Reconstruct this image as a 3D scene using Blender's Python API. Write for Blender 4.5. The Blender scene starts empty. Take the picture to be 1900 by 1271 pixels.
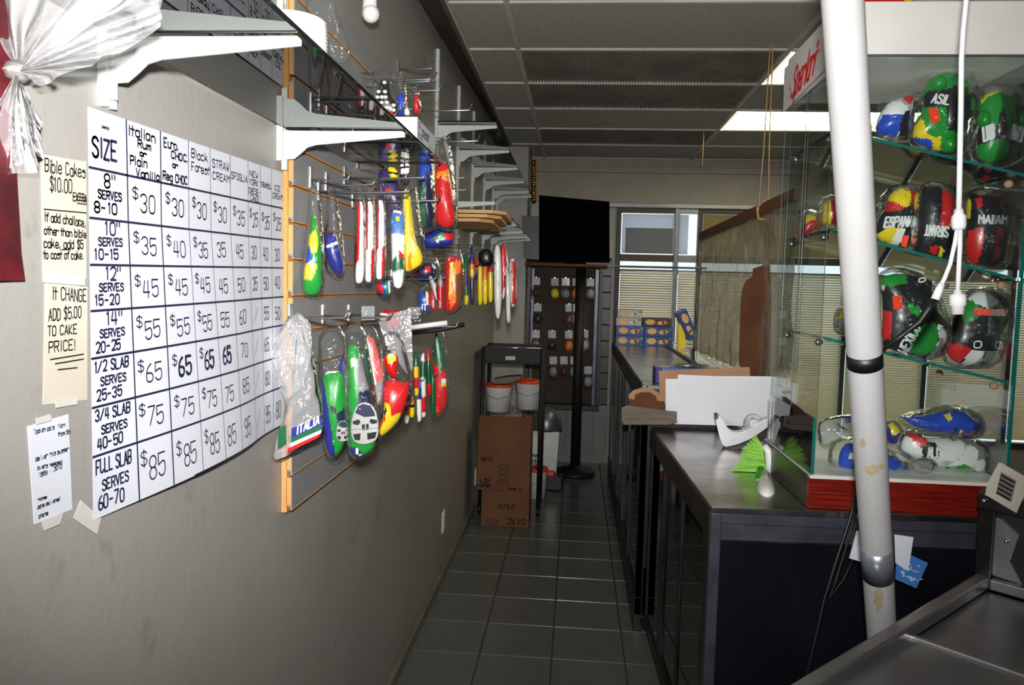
import bpy, bmesh, math, random
from mathutils import Vector, Matrix, noise
random.seed(7)
SC = bpy.context.scene
COL = SC.collection
# ------------------------------------------------------------------ camera
F, CX, CY, H = 1430.0, 950.0, 635.5, 1.55
def _basis():
    d = Vector(((1070-CX)/F, -(535-CY)/F, 1.0)).normalized()
    u = Vector((math.sin(.032), math.cos(.032), 0)); u = (u-d*u.dot(d)).normalized()
    x = u.cross(d)
    return x, d, u
BX, BY, BZ = _basis()
def ray(px, py):
    c = Vector(((px-CX)/F, -(py-CY)/F, 1.0))
    return Vector((BX.dot(c), BY.dot(c), BZ.dot(c)))
CP = Vector((0, 0, H))
def on(px, py, plane):                    # point of a real plane (point, normal) behind a pixel of the photo
    p, n = plane; r = ray(px, py)
    return CP+r*((p-CP).dot(n)/r.dot(n))
def PX(x): return (Vector((x,0,0)), Vector((1,0,0)))
def PY(y): return (Vector((0,y,0)), Vector((0,-1,0)))
def PZ(z): return (Vector((0,0,z)), Vector((0,0,1)))
def PA(px, py, y, a):                     # vertical plane through the point at depth y behind a pixel, turned a degrees
    p = on(px, py, PY(y)); a = math.radians(a)
    return (p, Vector((math.sin(a), -math.cos(a), 0)))
cd = bpy.data.cameras.new('camera'); cam = bpy.data.objects.new('camera', cd); COL.objects.link(cam)
cd.sensor_width = 36; cd.lens = F/1900*36; cd.clip_start = .02
R = Vector((BX.x, BY.x, BZ.x)); U_ = Vector((BX.y, BY.y, BZ.y)); Fw = Vector((BX.z, BY.z, BZ.z))
cam.matrix_world = Matrix(((R.x,U_.x,-Fw.x,0),(R.y,U_.y,-Fw.y,0),(R.z,U_.z,-Fw.z,H),(0,0,0,1)))
SC.camera = cam
# ------------------------------------------------------------------ world, flash, exposure
w = bpy.data.worlds.new('world'); SC.world = w; w.use_nodes = True
w.node_tree.nodes['Background'].inputs[0].default_value = (.86,.93,1,1)
w.node_tree.nodes['Background'].inputs[1].default_value = 1.25
ld = bpy.data.lights.new('camera_flash', 'SPOT'); ld.spot_size = math.radians(106); ld.spot_blend = 1.0; ld.shadow_soft_size = .028
ld.energy = 285; ld.color = (1,.98,.96)
fl = bpy.data.objects.new('camera_flash', ld); COL.objects.link(fl)
fl.location = (.0,-.02,1.675); fl.rotation_euler = (math.radians(95),0,math.radians(6))
SC.view_settings.view_transform = 'Standard'; SC.view_settings.look = 'None'
SC.view_settings.gamma = 1; SC.view_settings.use_curve_mapping = False
SC.view_settings.exposure = 0.0
# ------------------------------------------------------------------ materials
def lin(c): return tuple((v/12.92 if v<=.04045 else ((v+.055)/1.055)**2.4) for v in (x/255 for x in c))
MATS = {}
def M(name, rgb=None, rough=.5, metal=0, var=.08, scale=8, bump=0, coat=0, trans=0, emit=0, alpha=None, stretch=None, rgb2=None, spec=.5, bscale=None):
    if name in MATS: return MATS[name]
    m = bpy.data.materials.new(name); m.use_nodes = True; nt = m.node_tree; N = nt.nodes; L = nt.links
    b = N['Principled BSDF']; c = lin(rgb)
    tc = N.new('ShaderNodeTexCoord'); mp = N.new('ShaderNodeMapping'); L.new(tc.outputs['Object'], mp.inputs[0])
    if stretch: mp.inputs['Scale'].default_value = stretch
    nz = N.new('ShaderNodeTexNoise'); nz.inputs['Scale'].default_value = scale; nz.inputs['Detail'].default_value = 5
    L.new(mp.outputs[0], nz.inputs['Vector'])
    cr = N.new('ShaderNodeValToRGB'); L.new(nz.outputs[0], cr.inputs[0])
    cr.color_ramp.elements[0].position=.35; cr.color_ramp.elements[1].position=.65
    c2 = lin(rgb2) if rgb2 else tuple(min(1,v*(1+var)) for v in c)
    c1 = c if rgb2 else tuple(v*(1-var) for v in c)
    cr.color_ramp.elements[0].color = (*c1,1); cr.color_ramp.elements[1].color = (*c2,1)
    L.new(cr.outputs[0], b.inputs['Base Color'])
    b.inputs['Roughness'].default_value = rough; b.inputs['Metallic'].default_value = metal
    b.inputs['Specular IOR Level'].default_value = spec
    if coat: b.inputs['Coat Weight'].default_value = coat; b.inputs['Coat Roughness'].default_value = .05
    if trans: b.inputs['Transmission Weight'].default_value = trans
    if emit: L.new(cr.outputs[0], b.inputs['Emission Color']); b.inputs['Emission Strength'].default_value = emit
    if bump:
        bn = N.new('ShaderNodeTexNoise'); bn.inputs['Scale'].default_value = bscale or scale*4; L.new(mp.outputs[0], bn.inputs['Vector'])
        bp = N.new('ShaderNodeBump'); bp.inputs['Strength'].default_value = bump; bp.inputs['Distance'].default_value=.01
        L.new(bn.outputs[0], bp.inputs['Height']); L.new(bp.outputs[0], b.inputs['Normal'])
    MATS[name] = m; return m
def thin(name, tint=(1,1,1), haze=.0, hazecol=(.8,.8,.8), ior=1.45, rough=.03, bump=0, bscale=20, refl=1.0, back=0):
    m = bpy.data.materials.new(name); m.use_nodes = True; nt = m.node_tree; N = nt.nodes; L = nt.links
    N.remove(N['Principled BSDF']); out = N['Material Output']
    tr = N.new('ShaderNodeBsdfTransparent'); tr.inputs[0].default_value = (*tint,1)
    gl = N.new('ShaderNodeBsdfGlossy'); gl.inputs['Roughness'].default_value = rough
    fr = N.new('ShaderNodeFresnel'); fr.inputs[0].default_value = ior
    df = N.new('ShaderNodeBsdfDiffuse'); df.inputs[0].default_value = (*hazecol,1)
    m1 = N.new('ShaderNodeMixShader'); m1.inputs[0].default_value = haze
    L.new(tr.outputs[0], m1.inputs[1])
    if back:
        tl = N.new('ShaderNodeBsdfTranslucent'); tl.inputs[0].default_value = (*hazecol,1); mb = N.new('ShaderNodeMixShader'); mb.inputs[0].default_value=back
        L.new(df.outputs[0], mb.inputs[1]); L.new(tl.outputs[0], mb.inputs[2]); L.new(mb.outputs[0], m1.inputs[2])
    else: L.new(df.outputs[0], m1.inputs[2])
    mu = N.new('ShaderNodeMath'); mu.operation='MULTIPLY'; mu.inputs[1].default_value = refl; mu.use_clamp=True; L.new(fr.outputs[0], mu.inputs[0])
    m2 = N.new('ShaderNodeMixShader'); L.new(mu.outputs[0], m2.inputs[0]); L.new(m1.outputs[0], m2.inputs[1]); L.new(gl.outputs[0], m2.inputs[2])
    if bump:
        tc = N.new('ShaderNodeTexCoord'); nz = N.new('ShaderNodeTexNoise'); nz.inputs['Scale'].default_value=bscale; nz.inputs['Detail'].default_value=3
        nz.inputs['Distortion'].default_value=1.5
        bp = N.new('ShaderNodeBump'); bp.inputs['Strength'].default_value=bump; bp.inputs['Distance'].default_value=.02
        L.new(tc.outputs['Object'], nz.inputs['Vector']); L.new(nz.outputs[0], bp.inputs['Height'])
        for s in (gl,df): L.new(bp.outputs[0], s.inputs['Normal'])
    L.new(m2.outputs[0], out.inputs[0]); MATS[name]=m; return m
def translucent(name, rgb, frac=.5, stripes=None):
    m = bpy.data.materials.new(name); m.use_nodes = True; nt = m.node_tree; N = nt.nodes; L = nt.links
    N.remove(N['Principled BSDF']); out = N['Material Output']; c = (*lin(rgb),1)
    df = N.new('ShaderNodeBsdfDiffuse'); df.inputs[0].default_value = c
    ts = N.new('ShaderNodeBsdfTranslucent'); ts.inputs[0].default_value = c
    mx = N.new('ShaderNodeMixShader'); mx.inputs[0].default_value = frac
    L.new(df.outputs[0], mx.inputs[1]); L.new(ts.outputs[0], mx.inputs[2]); L.new(mx.outputs[0], out.inputs[0])
    MATS[name]=m; return m
M('wall_paint',(152,149,144),.42,var=.05,scale=2.2,bump=.06,bscale=60)
M('soffit_paint',(150,143,132),.6,var=.05)
M('ceiling_tile',(168,165,158),.9,var=.13,scale=90,bump=.3)
M('tbar',(190,186,178),.5)
M('grille',(138,132,122),.6,var=.2,scale=5)
M('floor_tile',(104,106,101),.22,var=.14,scale=2.5,bump=.03)
M('grout',(62,60,56),.8)
M('board_trim',(92,84,74),.6)
M('baseboard_tile',(118,110,98),.5,var=.2)
M('white_metal',(196,202,198),.35,var=.03)
M('white_paint',(228,226,220),.4,var=.04)
M('slat_face',(138,139,140),.4,var=.03)
M('orange_wood',(196,138,74),.6,rgb2=(214,160,96),scale=14,stretch=(1,1,.3))
M('pale_wood',(228,176,112),.55,rgb2=(240,196,138),scale=10,stretch=(.4,4,1))
M('dark_slot',(120,72,34),.7)
M('paper',(204,207,216),.7,var=.02); M('board_white',(244,247,252),.6,var=.01)
M('cream_paper',(190,183,166),.8,rgb2=(200,194,180),scale=5)
M('ink',(18,18,58),.6); M('ink_black',(20,20,20),.6); M('ink_faint',(160,172,205),.8)
M('tape',(205,203,196),.3,var=.1)
M('sign_red',(228,24,40),.5)
M('maroon',(92,12,24),.5,rgb2=(60,10,18),scale=12,bump=.3)
M('chrome',(210,212,214),.22,metal=1,var=.03)
M('wire',(128,130,132),.35,metal=.8)
M('stainless',(150,148,150),.36,metal=.85,rgb2=(160,158,160),scale=3,bump=.04,stretch=(1,4,1))
M('band_steel',(92,94,106),.35,metal=.6,rgb2=(74,76,86),scale=12)
M('stainless_dark',(92,88,88),.3,metal=1,rgb2=(66,62,62),scale=5,bump=.08)
M('counter_top',(196,193,192),.24,metal=.9,rgb2=(140,136,134),scale=6,bump=.03)
M('black_gloss',(16,17,22),.14,rgb2=(22,24,30),scale=3)
M('black_frame',(16,15,15),.4,rgb2=(34,32,30),scale=9)
M('black_matte',(16,16,17),.6); M('black_rubber',(12,12,13),.45)
M('brown_frame',(58,44,34),.5); M('alu',(120,122,124),.35,metal=.6)
M('red_wood',(138,28,16),.3,rgb2=(70,12,10),scale=5,stretch=(1.5,1,60),coat=.3)
M('dark_brown',(52,42,36),.35,var=.2)
M('case_cream',(216,214,204),.4)
M('pvc',(168,168,169),.3,rgb2=(160,159,156),scale=5)
M('pvc_stain',(150,138,104),.5,rgb2=(164,154,126),scale=30)
M('duct_tape',(150,155,165),.3,metal=.7)
M('cable_white',(215,215,216),.35,var=.02)
M('cardboard',(116,76,48),.8,rgb2=(104,67,42),scale=6); M('cardboard_tan',(186,142,108),.8); M('cardboard_grey',(120,108,98),.8)
M('cardboard_dark',(104,62,34),.85,rgb2=(92,54,30))
M('rope',(196,160,110),.8); M('bar_wood',(122,82,50),.6)
M('white_plastic',(232,232,228),.35); M('orange_lid',(228,70,30),.4)
M('brass',(200,150,60),.25,metal=1,rgb2=(120,80,30),scale=40)
M('tv_black',(3,3,4),.7,spec=.02); M('pegboard',(60,46,34),.7)
M('wainscot',(132,134,132),.5,var=.1)
for n,c in dict(green=(16,140,44),yellow=(236,206,30),blue=(24,72,190),navy=(22,28,66),black=(14,14,20),red=(206,22,26),white=(232,232,228),
                dgreen=(14,92,52),lime=(176,240,100),orange=(238,130,30),grey=(140,140,142),silver=(170,170,168),flagblue=(30,40,130),
                orange_tag=(255,66,20),teal=(20,120,100),pinkred=(206,90,84),purple=(52,44,86),lightblue=(66,120,190),brownpad=(120,70,40)).items():
    M(n,c,.32,var=.06,coat=.25)
M('silver_plastic',(232,232,236),.3,metal=.1); M('pastry_blue',(22,58,140),.4); M('oval_tan',(222,180,116),.6); M('pastry_brown',(70,40,26),.5); M('pastry_grey',(176,168,170),.5)
M('lamp_tube',(255,250,225),.5,emit=13.0,var=.01); M('lamp_pan',(255,250,220),.5,emit=.8,var=.01)
M('teal_edge',(16,104,96),.15,coat=.5)
thin('glass',(.965,.993,.988),.004,(.6,.7,.68),1.45,.0,refl=.3)
thin('glass_shelf',(.93,.98,.965),.015,(.6,.75,.7),1.5,.01,refl=1.1)
thin('door_glass',(.25,.26,.27),.03,(.05,.05,.05),1.5,.03,refl=1.4)
thin('bag_clear',(.995,.995,.995),.012,(.8,.8,.82),1.3,.12,bump=.5,bscale=22,refl=.75)
thin('bag_milky',(.96,.96,.965),.16,(.85,.85,.87),1.4,.14,bump=.6,bscale=12,refl=1.3)
thin('curtain_plastic',(.96,.955,.9),.40,(.74,.70,.56),1.38,.2,bump=1.0,bscale=9,refl=.6,back=.45)
translucent('blind',(226,216,188),.55); translucent('film',(225,228,236),.7); translucent('film_grey',(170,170,172),.55); translucent('tan_blind',(176,160,116),.5)
def fix_wall():
    m = MATS['wall_paint']; N=m.node_tree.nodes; L=m.node_tree.links; b=N['Principled BSDF']
    src=b.inputs['Base Color'].links[0].from_socket
    tc=N.new('ShaderNodeTexCoord'); nz=N.new('ShaderNodeTexNoise'); nz.inputs['Scale'].default_value=9; nz.inputs['Detail'].default_value=8; nz.inputs['Distortion'].default_value=.6
    L.new(tc.outputs['Object'],nz.inputs['Vector']); r=N.new('ShaderNodeValToRGB'); L.new(nz.outputs[0],r.inputs[0])
    r.color_ramp.elements[0].position=.25; r.color_ramp.elements[0].color=(.66,.6,.52,1); r.color_ramp.elements[1].position=.37; r.color_ramp.elements[1].color=(1,1,1,1)
    mx=N.new('ShaderNodeMix'); mx.data_type='RGBA'; mx.blend_type='MULTIPLY'; mx.inputs[0].default_value=.8
    L.new(src,mx.inputs[6]); L.new(r.outputs[0],mx.inputs[7]); L.new(mx.outputs[2],b.inputs['Base Color'])
fix_wall()
# ------------------------------------------------------------------ helpers
def put(name, me, parent=None, mats=(), label=None, cat=None, group=None, kind=None):
    o = bpy.data.objects.new(name, me); COL.objects.link(o)
    for m in mats: me.materials.append(MATS[m])
    if parent: o.parent = parent; o.matrix_parent_inverse = Matrix.Translation(parent.location).inverted() if parent.type=='EMPTY' and parent.parent is None else Matrix()
    if label: o['label']=label
    if cat: o['category']=cat
    if group: o['group']=group
    if kind: o['kind']=kind
    return o
def thing(name, label, cat, loc=(0,0,0), group=None):
    o = bpy.data.objects.new(name, None); COL.objects.link(o); o.location=loc; o.empty_display_size=.05
    o['label']=label; o['category']=cat
    if group: o['group']=group
    return o
def struct(name, bm, m): return fin(name, bm, m, kind='structure')
def fin(name, bm, m, parent=None, smooth=False, **k):
    me = bpy.data.meshes.new(name); bm.normal_update(); bm.to_mesh(me); bm.free()
    if smooth:
        for p in me.polygons: p.use_smooth=True
    return put(name, me, parent, m if isinstance(m,(list,tuple)) else (m,), **k)
def NB(): return bmesh.new()
def box(bm, x0,x1,y0,y1,z0,z1, mi=0, bev=0):
    vs=[bm.verts.new((x,y,z)) for x in (x0,x1) for y in (y0,y1) for z in (z0,z1)]
    fs=[bm.faces.new([vs[i] for i in q]) for q in ((0,1,3,2),(4,6,7,5),(0,4,5,1),(2,3,7,6),(0,2,6,4),(1,5,7,3))]
    for f in fs: f.material_index=mi
    if bev: 
        es={e for f in fs for e in f.edges}
        r=bmesh.ops.bevel(bm, geom=list(es), offset=bev, segments=2, affect='EDGES', profile=.5)
        for f in r['faces']: f.material_index=mi
    return bm
def bx(name,x0,x1,y0,y1,z0,z1,m,parent=None,bev=.002,**k):
    return fin(name, box(NB(),min(x0,x1),max(x0,x1),min(y0,y1),max(y0,y1),min(z0,z1),max(z0,z1),0,bev), m, parent, **k)
def prism(bm, pts, vec, mi=0):
    vec=Vector(vec); a=[bm.verts.new(p) for p in pts]; b=[bm.verts.new(Vector(p)+vec) for p in pts]; n=len(pts)
    fs=[bm.faces.new(a[::-1]), bm.faces.new(b)]+[bm.faces.new((a[i],a[(i+1)%n],b[(i+1)%n],b[i])) for i in range(n)]
    for f in fs: f.material_index=mi
    bmesh.ops.recalc_face_normals(bm, faces=fs); return bm
def slab(name, pix, plane, t, m, parent=None, **k):       # flat sheet of real thickness t standing in a plane
    n = plane[1]; pts=[on(x,y,plane) for x,y in pix]
    return fin(name, prism(NB(), pts, n*-t), m, parent, **k)
def tube(bm, pts, r, seg=8, cap=True, mi=0):
    pts=[Vector(p) for p in pts]; n=len(pts); rs = r if isinstance(r,(list,tuple)) else [r]*n
    rings=[]; up=None
    for i,p in enumerate(pts):
        t=(pts[min(i+1,n-1)]-pts[max(i-1,0)]).normalized()
        if up is None:
            up = Vector((0,0,1)) if abs(t.z)<.9 else Vector((1,0,0))
        s=t.cross(up).normalized(); up=s.cross(t).normalized()
        rings.append([bm.verts.new(p+(s*math.cos(a)+up*math.sin(a))*rs[i]) for a in (2*math.pi*k/seg for k in range(seg))])
    for i in range(n-1):
        for k in range(seg):
            f=bm.faces.new((rings[i][k],rings[i][(k+1)%seg],rings[i+1][(k+1)%seg],rings[i+1][k])); f.material_index=mi; f.smooth=True
    if cap:
        for f in (bm.faces.new(rings[0][::-1]), bm.faces.new(rings[-1])): f.material_index=mi
    return bm
def lathe(bm, prof, c, seg=24, mi=0, ax='z'):
    rings=[]
    for r,z in prof:
        ring=[]
        for k in range(seg):
            a=2*math.pi*k/seg
            if ax=='z': v=(c[0]+r*math.cos(a),c[1]+r*math.sin(a),c[2]+z)
            elif ax=='y': v=(c[0]+r*math.cos(a),c[1]+z,c[2]+r*math.sin(a))
            else: v=(c[0]+z,c[1]+r*math.cos(a),c[2]+r*math.sin(a))
            ring.append(bm.verts.new(v))
        rings.append(ring)
    for i in range(len(rings)-1):
        for k in range(seg):
            f=bm.faces.new((rings[i][k],rings[i][(k+1)%seg],rings[i+1][(k+1)%seg],rings[i+1][k])); f.smooth=True; f.material_index=mi
    for g in (rings[0],rings[-1]):
        try: f=bm.faces.new(g); f.material_index=mi
        except ValueError: pass
    bmesh.ops.recalc_face_normals(bm, faces=bm.faces[:]); return bm
def chaikin(p, closed=True, it=2):
    for _ in range(it):
        q=[]; n=len(p)
        for i in range(n if closed else n-1):
            a=p[i]; b=p[(i+1)%n]
            q.append((a[0]*.75+b[0]*.25,a[1]*.75+b[1]*.25)); q.append((a[0]*.25+b[0]*.75,a[1]*.25+b[1]*.75))
        if not closed: q=[p[0]]+q+[p[-1]]
        p=q
    return p
def resample(p, n):
    L=[0]; m=len(p)
    for i in range(m): a=p[i]; b=p[(i+1)%m]; L.append(L[-1]+math.hypot(a[0]-b[0],a[1]-b[1]))
    out=[]; j=0
    for k in range(n):
        d=L[-1]*k/n
        while L[j+1]<d: j+=1
        t=(d-L[j])/max(1e-9,L[j+1]-L[j]); a=p[j]; b=p[(j+1)%m]
        out.append((a[0]+(b[0]-a[0])*t,a[1]+(b[1]-a[1])*t))
    return out
def inside(x,y,poly):
    c=False; n=len(poly); j=n-1
    for i in range(n):
        xi,yi=poly[i]; xj,yj=poly[j]
        if (yi>y)!=(yj>y) and x<(xj-xi)*(y-yi)/(yj-yi)+xi: c=not c
        j=i
    return c
def inflate(name, pix, plane, t, m, regions=(), parent=None, n=56, rings=12, wr=0, wf=18, centre=None, soft=2, **k):
    """puffed body with the given outline on a real plane, thickness t; regions colour its print"""
    o=resample(chaikin(pix,True,soft),n); cx=centre[0] if centre else sum(p[0] for p in o)/n; cy=centre[1] if centre else sum(p[1] for p in o)/n
    nr=plane[1]; bm=NB(); mats=[m]+[r[0] for r in regions]; mats=list(dict.fromkeys(mats))
    sd=random.uniform(0,50)
    def P(x,y,h,side):
        p=on(x,y,plane)
        if wr:
            q=p*wf+Vector((sd,sd,sd)); d=noise.noise(q)*wr*(.25+.75*h)+ (abs(noise.noise(q*2.3)))*wr*.5*h
        else: d=0
        return p+nr*(side*(t/2*h)+d)
    grid={}
    for side in (1,-1):
        c=bm.verts.new(P(cx,cy,1,side)); prev=None
        for j in range(1,rings+1):
            a=j/rings*math.pi/2; s=math.sin(a); h=math.cos(a)
            if j==rings and side==-1: ring=grid['edge']
            else: ring=[bm.verts.new(P(cx+(x-cx)*s,cy+(y-cy)*s,max(h,0),side)) for x,y in o]
            if j==rings and side==1: grid['edge']=ring
            for i in range(n):
                i2=(i+1)%n
                vs=(c,ring[i],ring[i2]) if prev is None else (prev[i],ring[i],ring[i2],prev[i2])
                if side==-1: vs=vs[::-1]
                f=bm.faces.new(vs); f.smooth=True
                sm=math.sin((j-.5)/rings*math.pi/2); mx=(o[i][0]+o[i2][0])/2; my=(o[i][1]+o[i2][1])/2
                qx=cx+(mx-cx)*sm; qy=cy+(my-cy)*sm
                for mn,poly in regions:
                    if inside(qx,qy,poly): f.material_index=mats.index(mn)
            prev=ring
    return fin(name,bm,mats,parent,**k)
def fan(name, knot, outline, plane, amp, folds, m, parent=None, seed=1, rings=26, **k):
    """crumpled plastic film spreading in folds from a gathered point"""
    bm=NB(); pts=[]; n=len(outline)-1; S=folds*12; kn=on(*knot,plane); nr=plane[1]; prev=None
    for j in range(rings+1):
        s=(j/rings)**.85; row=[]
        for i in range(S+1):
            u=i/S*n; a=min(int(u),n-1); f=u-a
            x=outline[a][0]*(1-f)+outline[a+1][0]*f; y=outline[a][1]*(1-f)+outline[a+1][1]*f
            p=on(knot[0]+(x-knot[0])*s,knot[1]+(y-knot[1])*s,plane)
            ph=i/S*folds*2*math.pi+2*noise.noise(Vector((i/S*6,s*2,seed)))
            d=math.sin(ph)*amp*(.3+.5*s)+noise.noise(p*14+Vector((seed,0,0)))*amp*1.8*s+noise.noise(p*50)*amp*.25*s
            row.append(bm.verts.new(p+nr*d))
        if prev:
            for i in range(S):
                f=bm.faces.new((prev[i],prev[i+1],row[i+1],row[i])); f.smooth=True
        prev=row
    return fin(name,bm,m,parent,**k)
# ---- a hand-drawn stroke alphabet
GL={'A':"002640 1232",'B':"0006 ~063646443303 ~033343413000",'C':"~4536160501103041",'D':"0006 ~062645412000",'E':"46060040 0333",'F':"460600 0333",
'G':"~4536160501103041 414323",'H':"0006 4046 0343",'I':"2026",'J':"~4641301001",'K':"0006 460240",'L':"060040",'M':"0006234640",'N':"00064046",
'O':"@1605011030414536",'P':"0006 ~0636464303",'Q':"@1605011030414536 2240",'R':"0006 ~0636464303 2340",'S':"~4536160504334241301001",'T':"0646 2620",
'U':"~0601103041 46",'V':"062046",'W':"0610233046",'X':"0046 0640",'Y':"062346 2320",'Z':"06460040",
'0':"@1605011030414536",'1':"152620",'2':"~05163645442100 0040",'3':"~05163645443323 ~23334241301001",'4':"160242 3630",'5':"460603 ~03344341301001",
'6':"~36150301103041423303",'7':"064610",'8':"@1605041333444536 @1302011030414233",'9':"@3616050413334445 ~4541301001",
'$':"~4536160504334241301001 2a27",'"':"1614 3634",'-':"0333",'/':"0046",'!':"2622 2120",'.':"2021",',':"212a",
'a':"@1403011030414334 4440",'b':"0600 @0314344341301001",'c':"~4334140301103041",'d':"4640 @4334140301103041",'e':"~02424334140301103041",
'f':"~46352520 0444",'g':"@4334140301103041 ~444a3b1b",'h':"0600 ~0314344340",'i':"2420 2526",'k':"0600 340122 2240",'l':"2620",'m':"0400 ~03142420 ~23344440",
'n':"0400 ~0314344340",'o':"@1403011030414334",'p':"040b @0314344341301001",'r':"0400 ~03143443",'s':"~4334140313334241301001",'t':"2620 0444",
'u':"~0401103041 4440",'v':"042044",'w':"0410223044",'x':"0044 0440",'y':"0420 441b",'z':"04440040",' ':""}
def glyph(ch):
    out=[]
    s=GL.get(ch,GL.get(ch.upper(),"")).replace('~',' ~').replace('@',' @')
    # glue continuation tokens (a space inside a stroke only separates strokes)
    for tok in s.split():
        mode=''
        if tok[0] in '~@': mode=tok[0]; tok=tok[1:]
        p=[(int(tok[i]) if tok[i].isdigit() else 0,(int(tok[i+1]) if tok[i+1].isdigit() else -(ord(tok[i+1])-96))) for i in range(0,len(tok)-1,2)]
        if mode=='@': p=chaikin(p,True,2); p.append(p[0])
        elif mode=='~' and len(p)>2: p=chaikin(p,False,2)
        if len(p)>1: out.append(p)
    return out
def text(bm, s, fn, x0, y0, w, h, lw, mi=0, jit=.25, slant=0, sub=1):
    """lay s in the rectangle x0,y0,w,h (y up) mapped by fn(u,v)->point; lw is the stroke half width"""
    wd=[.5 if ch in "Iil!.,'" else .65 if ch in '1" tjrf' else 1.0 for ch in s]; tot=sum(wd) or 1; acc=0
    adv0=w/tot; cw=adv0*.74/4; chh=h/6
    for i,ch in enumerate(s):
        jx=random.uniform(-jit,jit)*cw; jy=random.uniform(-jit,jit)*chh
        jx+=x0+adv0*(acc+wd[i]/2)-cw*2-x0; acc+=wd[i]
        for st in glyph(ch):
            pts=[(x0+cw*a+jx+slant*b*chh, y0+chh*b+jy) for a,b in st]
            ribbon(bm,pts,fn,lw,mi)
RC=[0]
def ribbon(bm,pts,fn,lw,mi=0):
    for a,b in zip(pts,pts[1:]):
        RC[0]=(RC[0]+1)%60            # strokes lie one on the other, a hair apart
        dx,dy=b[0]-a[0],b[1]-a[1]; L=math.hypot(dx,dy)
        if L<1e-9: continue
        ex,ey=dx/L*lw,dy/L*lw; nx,ny=-ey,ex
        q=[(a[0]-ex*.7+nx*.6,a[1]-ey*.7+ny*.6),(a[0]-ex*.7-nx*.6,a[1]-ey*.7-ny*.6),(a[0]-nx,a[1]-ny),(b[0]-nx,b[1]-ny),(b[0]+ex*.7-nx*.6,b[1]+ey*.7-ny*.6),(b[0]+ex*.7+nx*.6,b[1]+ey*.7+ny*.6),(b[0]+nx,b[1]+ny),(a[0]+nx,a[1]+ny)]
        f=bm.faces.new([bm.verts.new(fn(*p)) for p in q]); f.material_index=mi
def textpx(parent, s, quad, plane, off, m, lwf=.09, name='lettering', slant=0, **k):
    """quad = pixels of baseline-left, baseline-right, top-left on the plane; raised by off towards the viewer"""
    a,b,c=[on(*q,plane) for q in quad]; e1=(b-a); e2=(c-a); nr=plane[1]; L=e1.length
    f=lambda u,v: a+e1.normalized()*u+e2.normalized()*v+nr*(off+RC[0]*6e-6)
    bm=NB(); text(bm,s,f,0,0,L,e2.length,e2.length*lwf,slant=slant,jit=.05); return fin(name,bm,m,parent,**k)
W=-.67
# ------------------------------------------------------------------ the shell
bm=NB(); box(bm,-1.0,5.4,-1.8,7.2,-.1,-.004); floor=struct('floor',bm,'grout')
tm={}
T=.305
for i in range(-2,16):
    for j in range(-6,23):
        x0=-.36+T*i; y0=.08+T*j
        if x0+T<W or x0>5.1: continue
        hidden = x0>.42 and y0<6
        if x0>1.6 and y0<6: continue
        xa=max(x0+.003,W); key=round(xa-x0,3)
        if key not in tm:
            b=NB(); box(b,xa-x0,T-.003,.003,T-.003,-.004,.001,0,.0012); me=bpy.data.meshes.new('tile'); b.to_mesh(me); b.free(); me.materials.append(MATS['floor_tile']); tm[key]=me
        o=bpy.data.objects.new('floor_tile',tm[key]); COL.objects.link(o); o.location=(x0,y0,random.uniform(-.0007,.0003)); o.parent=floor
struct('wall_left', box(NB(),W-.12,W,-1.8,7.2,0,3.1),'wall_paint')
struct('wall_right', box(NB(),5.1,5.2,-1.8,7.2,0,3.1),'wall_paint')
struct('wall_rear', box(NB(),W,5.1,-1.8,-1.7,0,3.1),'wall_paint')
# ceiling: lay-in tiles in a grid of bars
ceil=struct('ceiling', box(NB(),-1.0,5.4,-1.8,7.2,3.0,3.1),'board_trim')
XL=-.56; xs=[XL,-.315,.95,2.17,3.39,4.61,5.1]; ys=[.11+.61*k for k in range(-3,12)]; ys[-1]=6.83
Z=2.68
for i in range(len(xs)-1):
    for j in range(len(ys)-1):
        x0,x1,y0,y1=xs[i],xs[i+1],ys[j],ys[j+1]
        if i==2 and j in (9,11) or False: continue          # lamps go here
        gr=i==1 and j in (9,10,12)
        b=NB()
        if gr:
            box(b,x0+.012,x1-.012,y0+.012,y1-.012,Z+.012,Z+.022)
            k=x0+.02
            while k<x1-.02: box(b,k,k+.007,y0+.012,y1-.012,Z+.002,Z+.012); k+=.016
            fin('ceiling_grille',b,'grille',ceil)
        else:
            box(b,x0+.011,x1-.011,y0+.011,y1-.011,Z+.006,Z+.02,0,.003); fin('ceiling_tile',b,'ceiling_tile',ceil)
b=NB()
for x in xs: box(b,x-.012,x+.012,ys[0],ys[-1],Z-.002,Z+.02)
for y in ys: box(b,XL,5.1,y-.012,y+.012,Z-.0025,Z+.0195)
fin('ceiling_bar',b,'tbar',ceil,kind='stuff')
bx('ceiling_edge',XL-.02,XL,-1.7,6.8,Z-.004,Z+.05,'board_trim',ceil,0)
# sloping board closing the gap between the wall and the ceiling edge
b=NB()
A=[on(776,0,PX(W)),on(835,98,PX(W)),on(892,191,PX(W)),on(938,266,PX(W))]
d=(A[1]-A[0])/(A[1].y-A[0].y); st=[A[0]-d*(A[0].y+1.7)]+A+[Vector((W,6.8,2.95))]
bot=[Vector((XL-.02,p.y,Z+.02)) for p in st]
for p,q,r,s in zip(st,st[1:],bot,bot[1:]):
    f=b.faces.new([b.verts.new(v) for v in (p,q,s,r)])
bmesh.ops.solidify(b,geom=b.faces[:],thickness=.01)
struct('trim_1',b,'board_trim')
# tile baseboard
b=NB()
struct('baseboard_left', box(b,W,W+.022,-1.7,6.75,0,.05,0,.004),'baseboard_tile')
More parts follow.
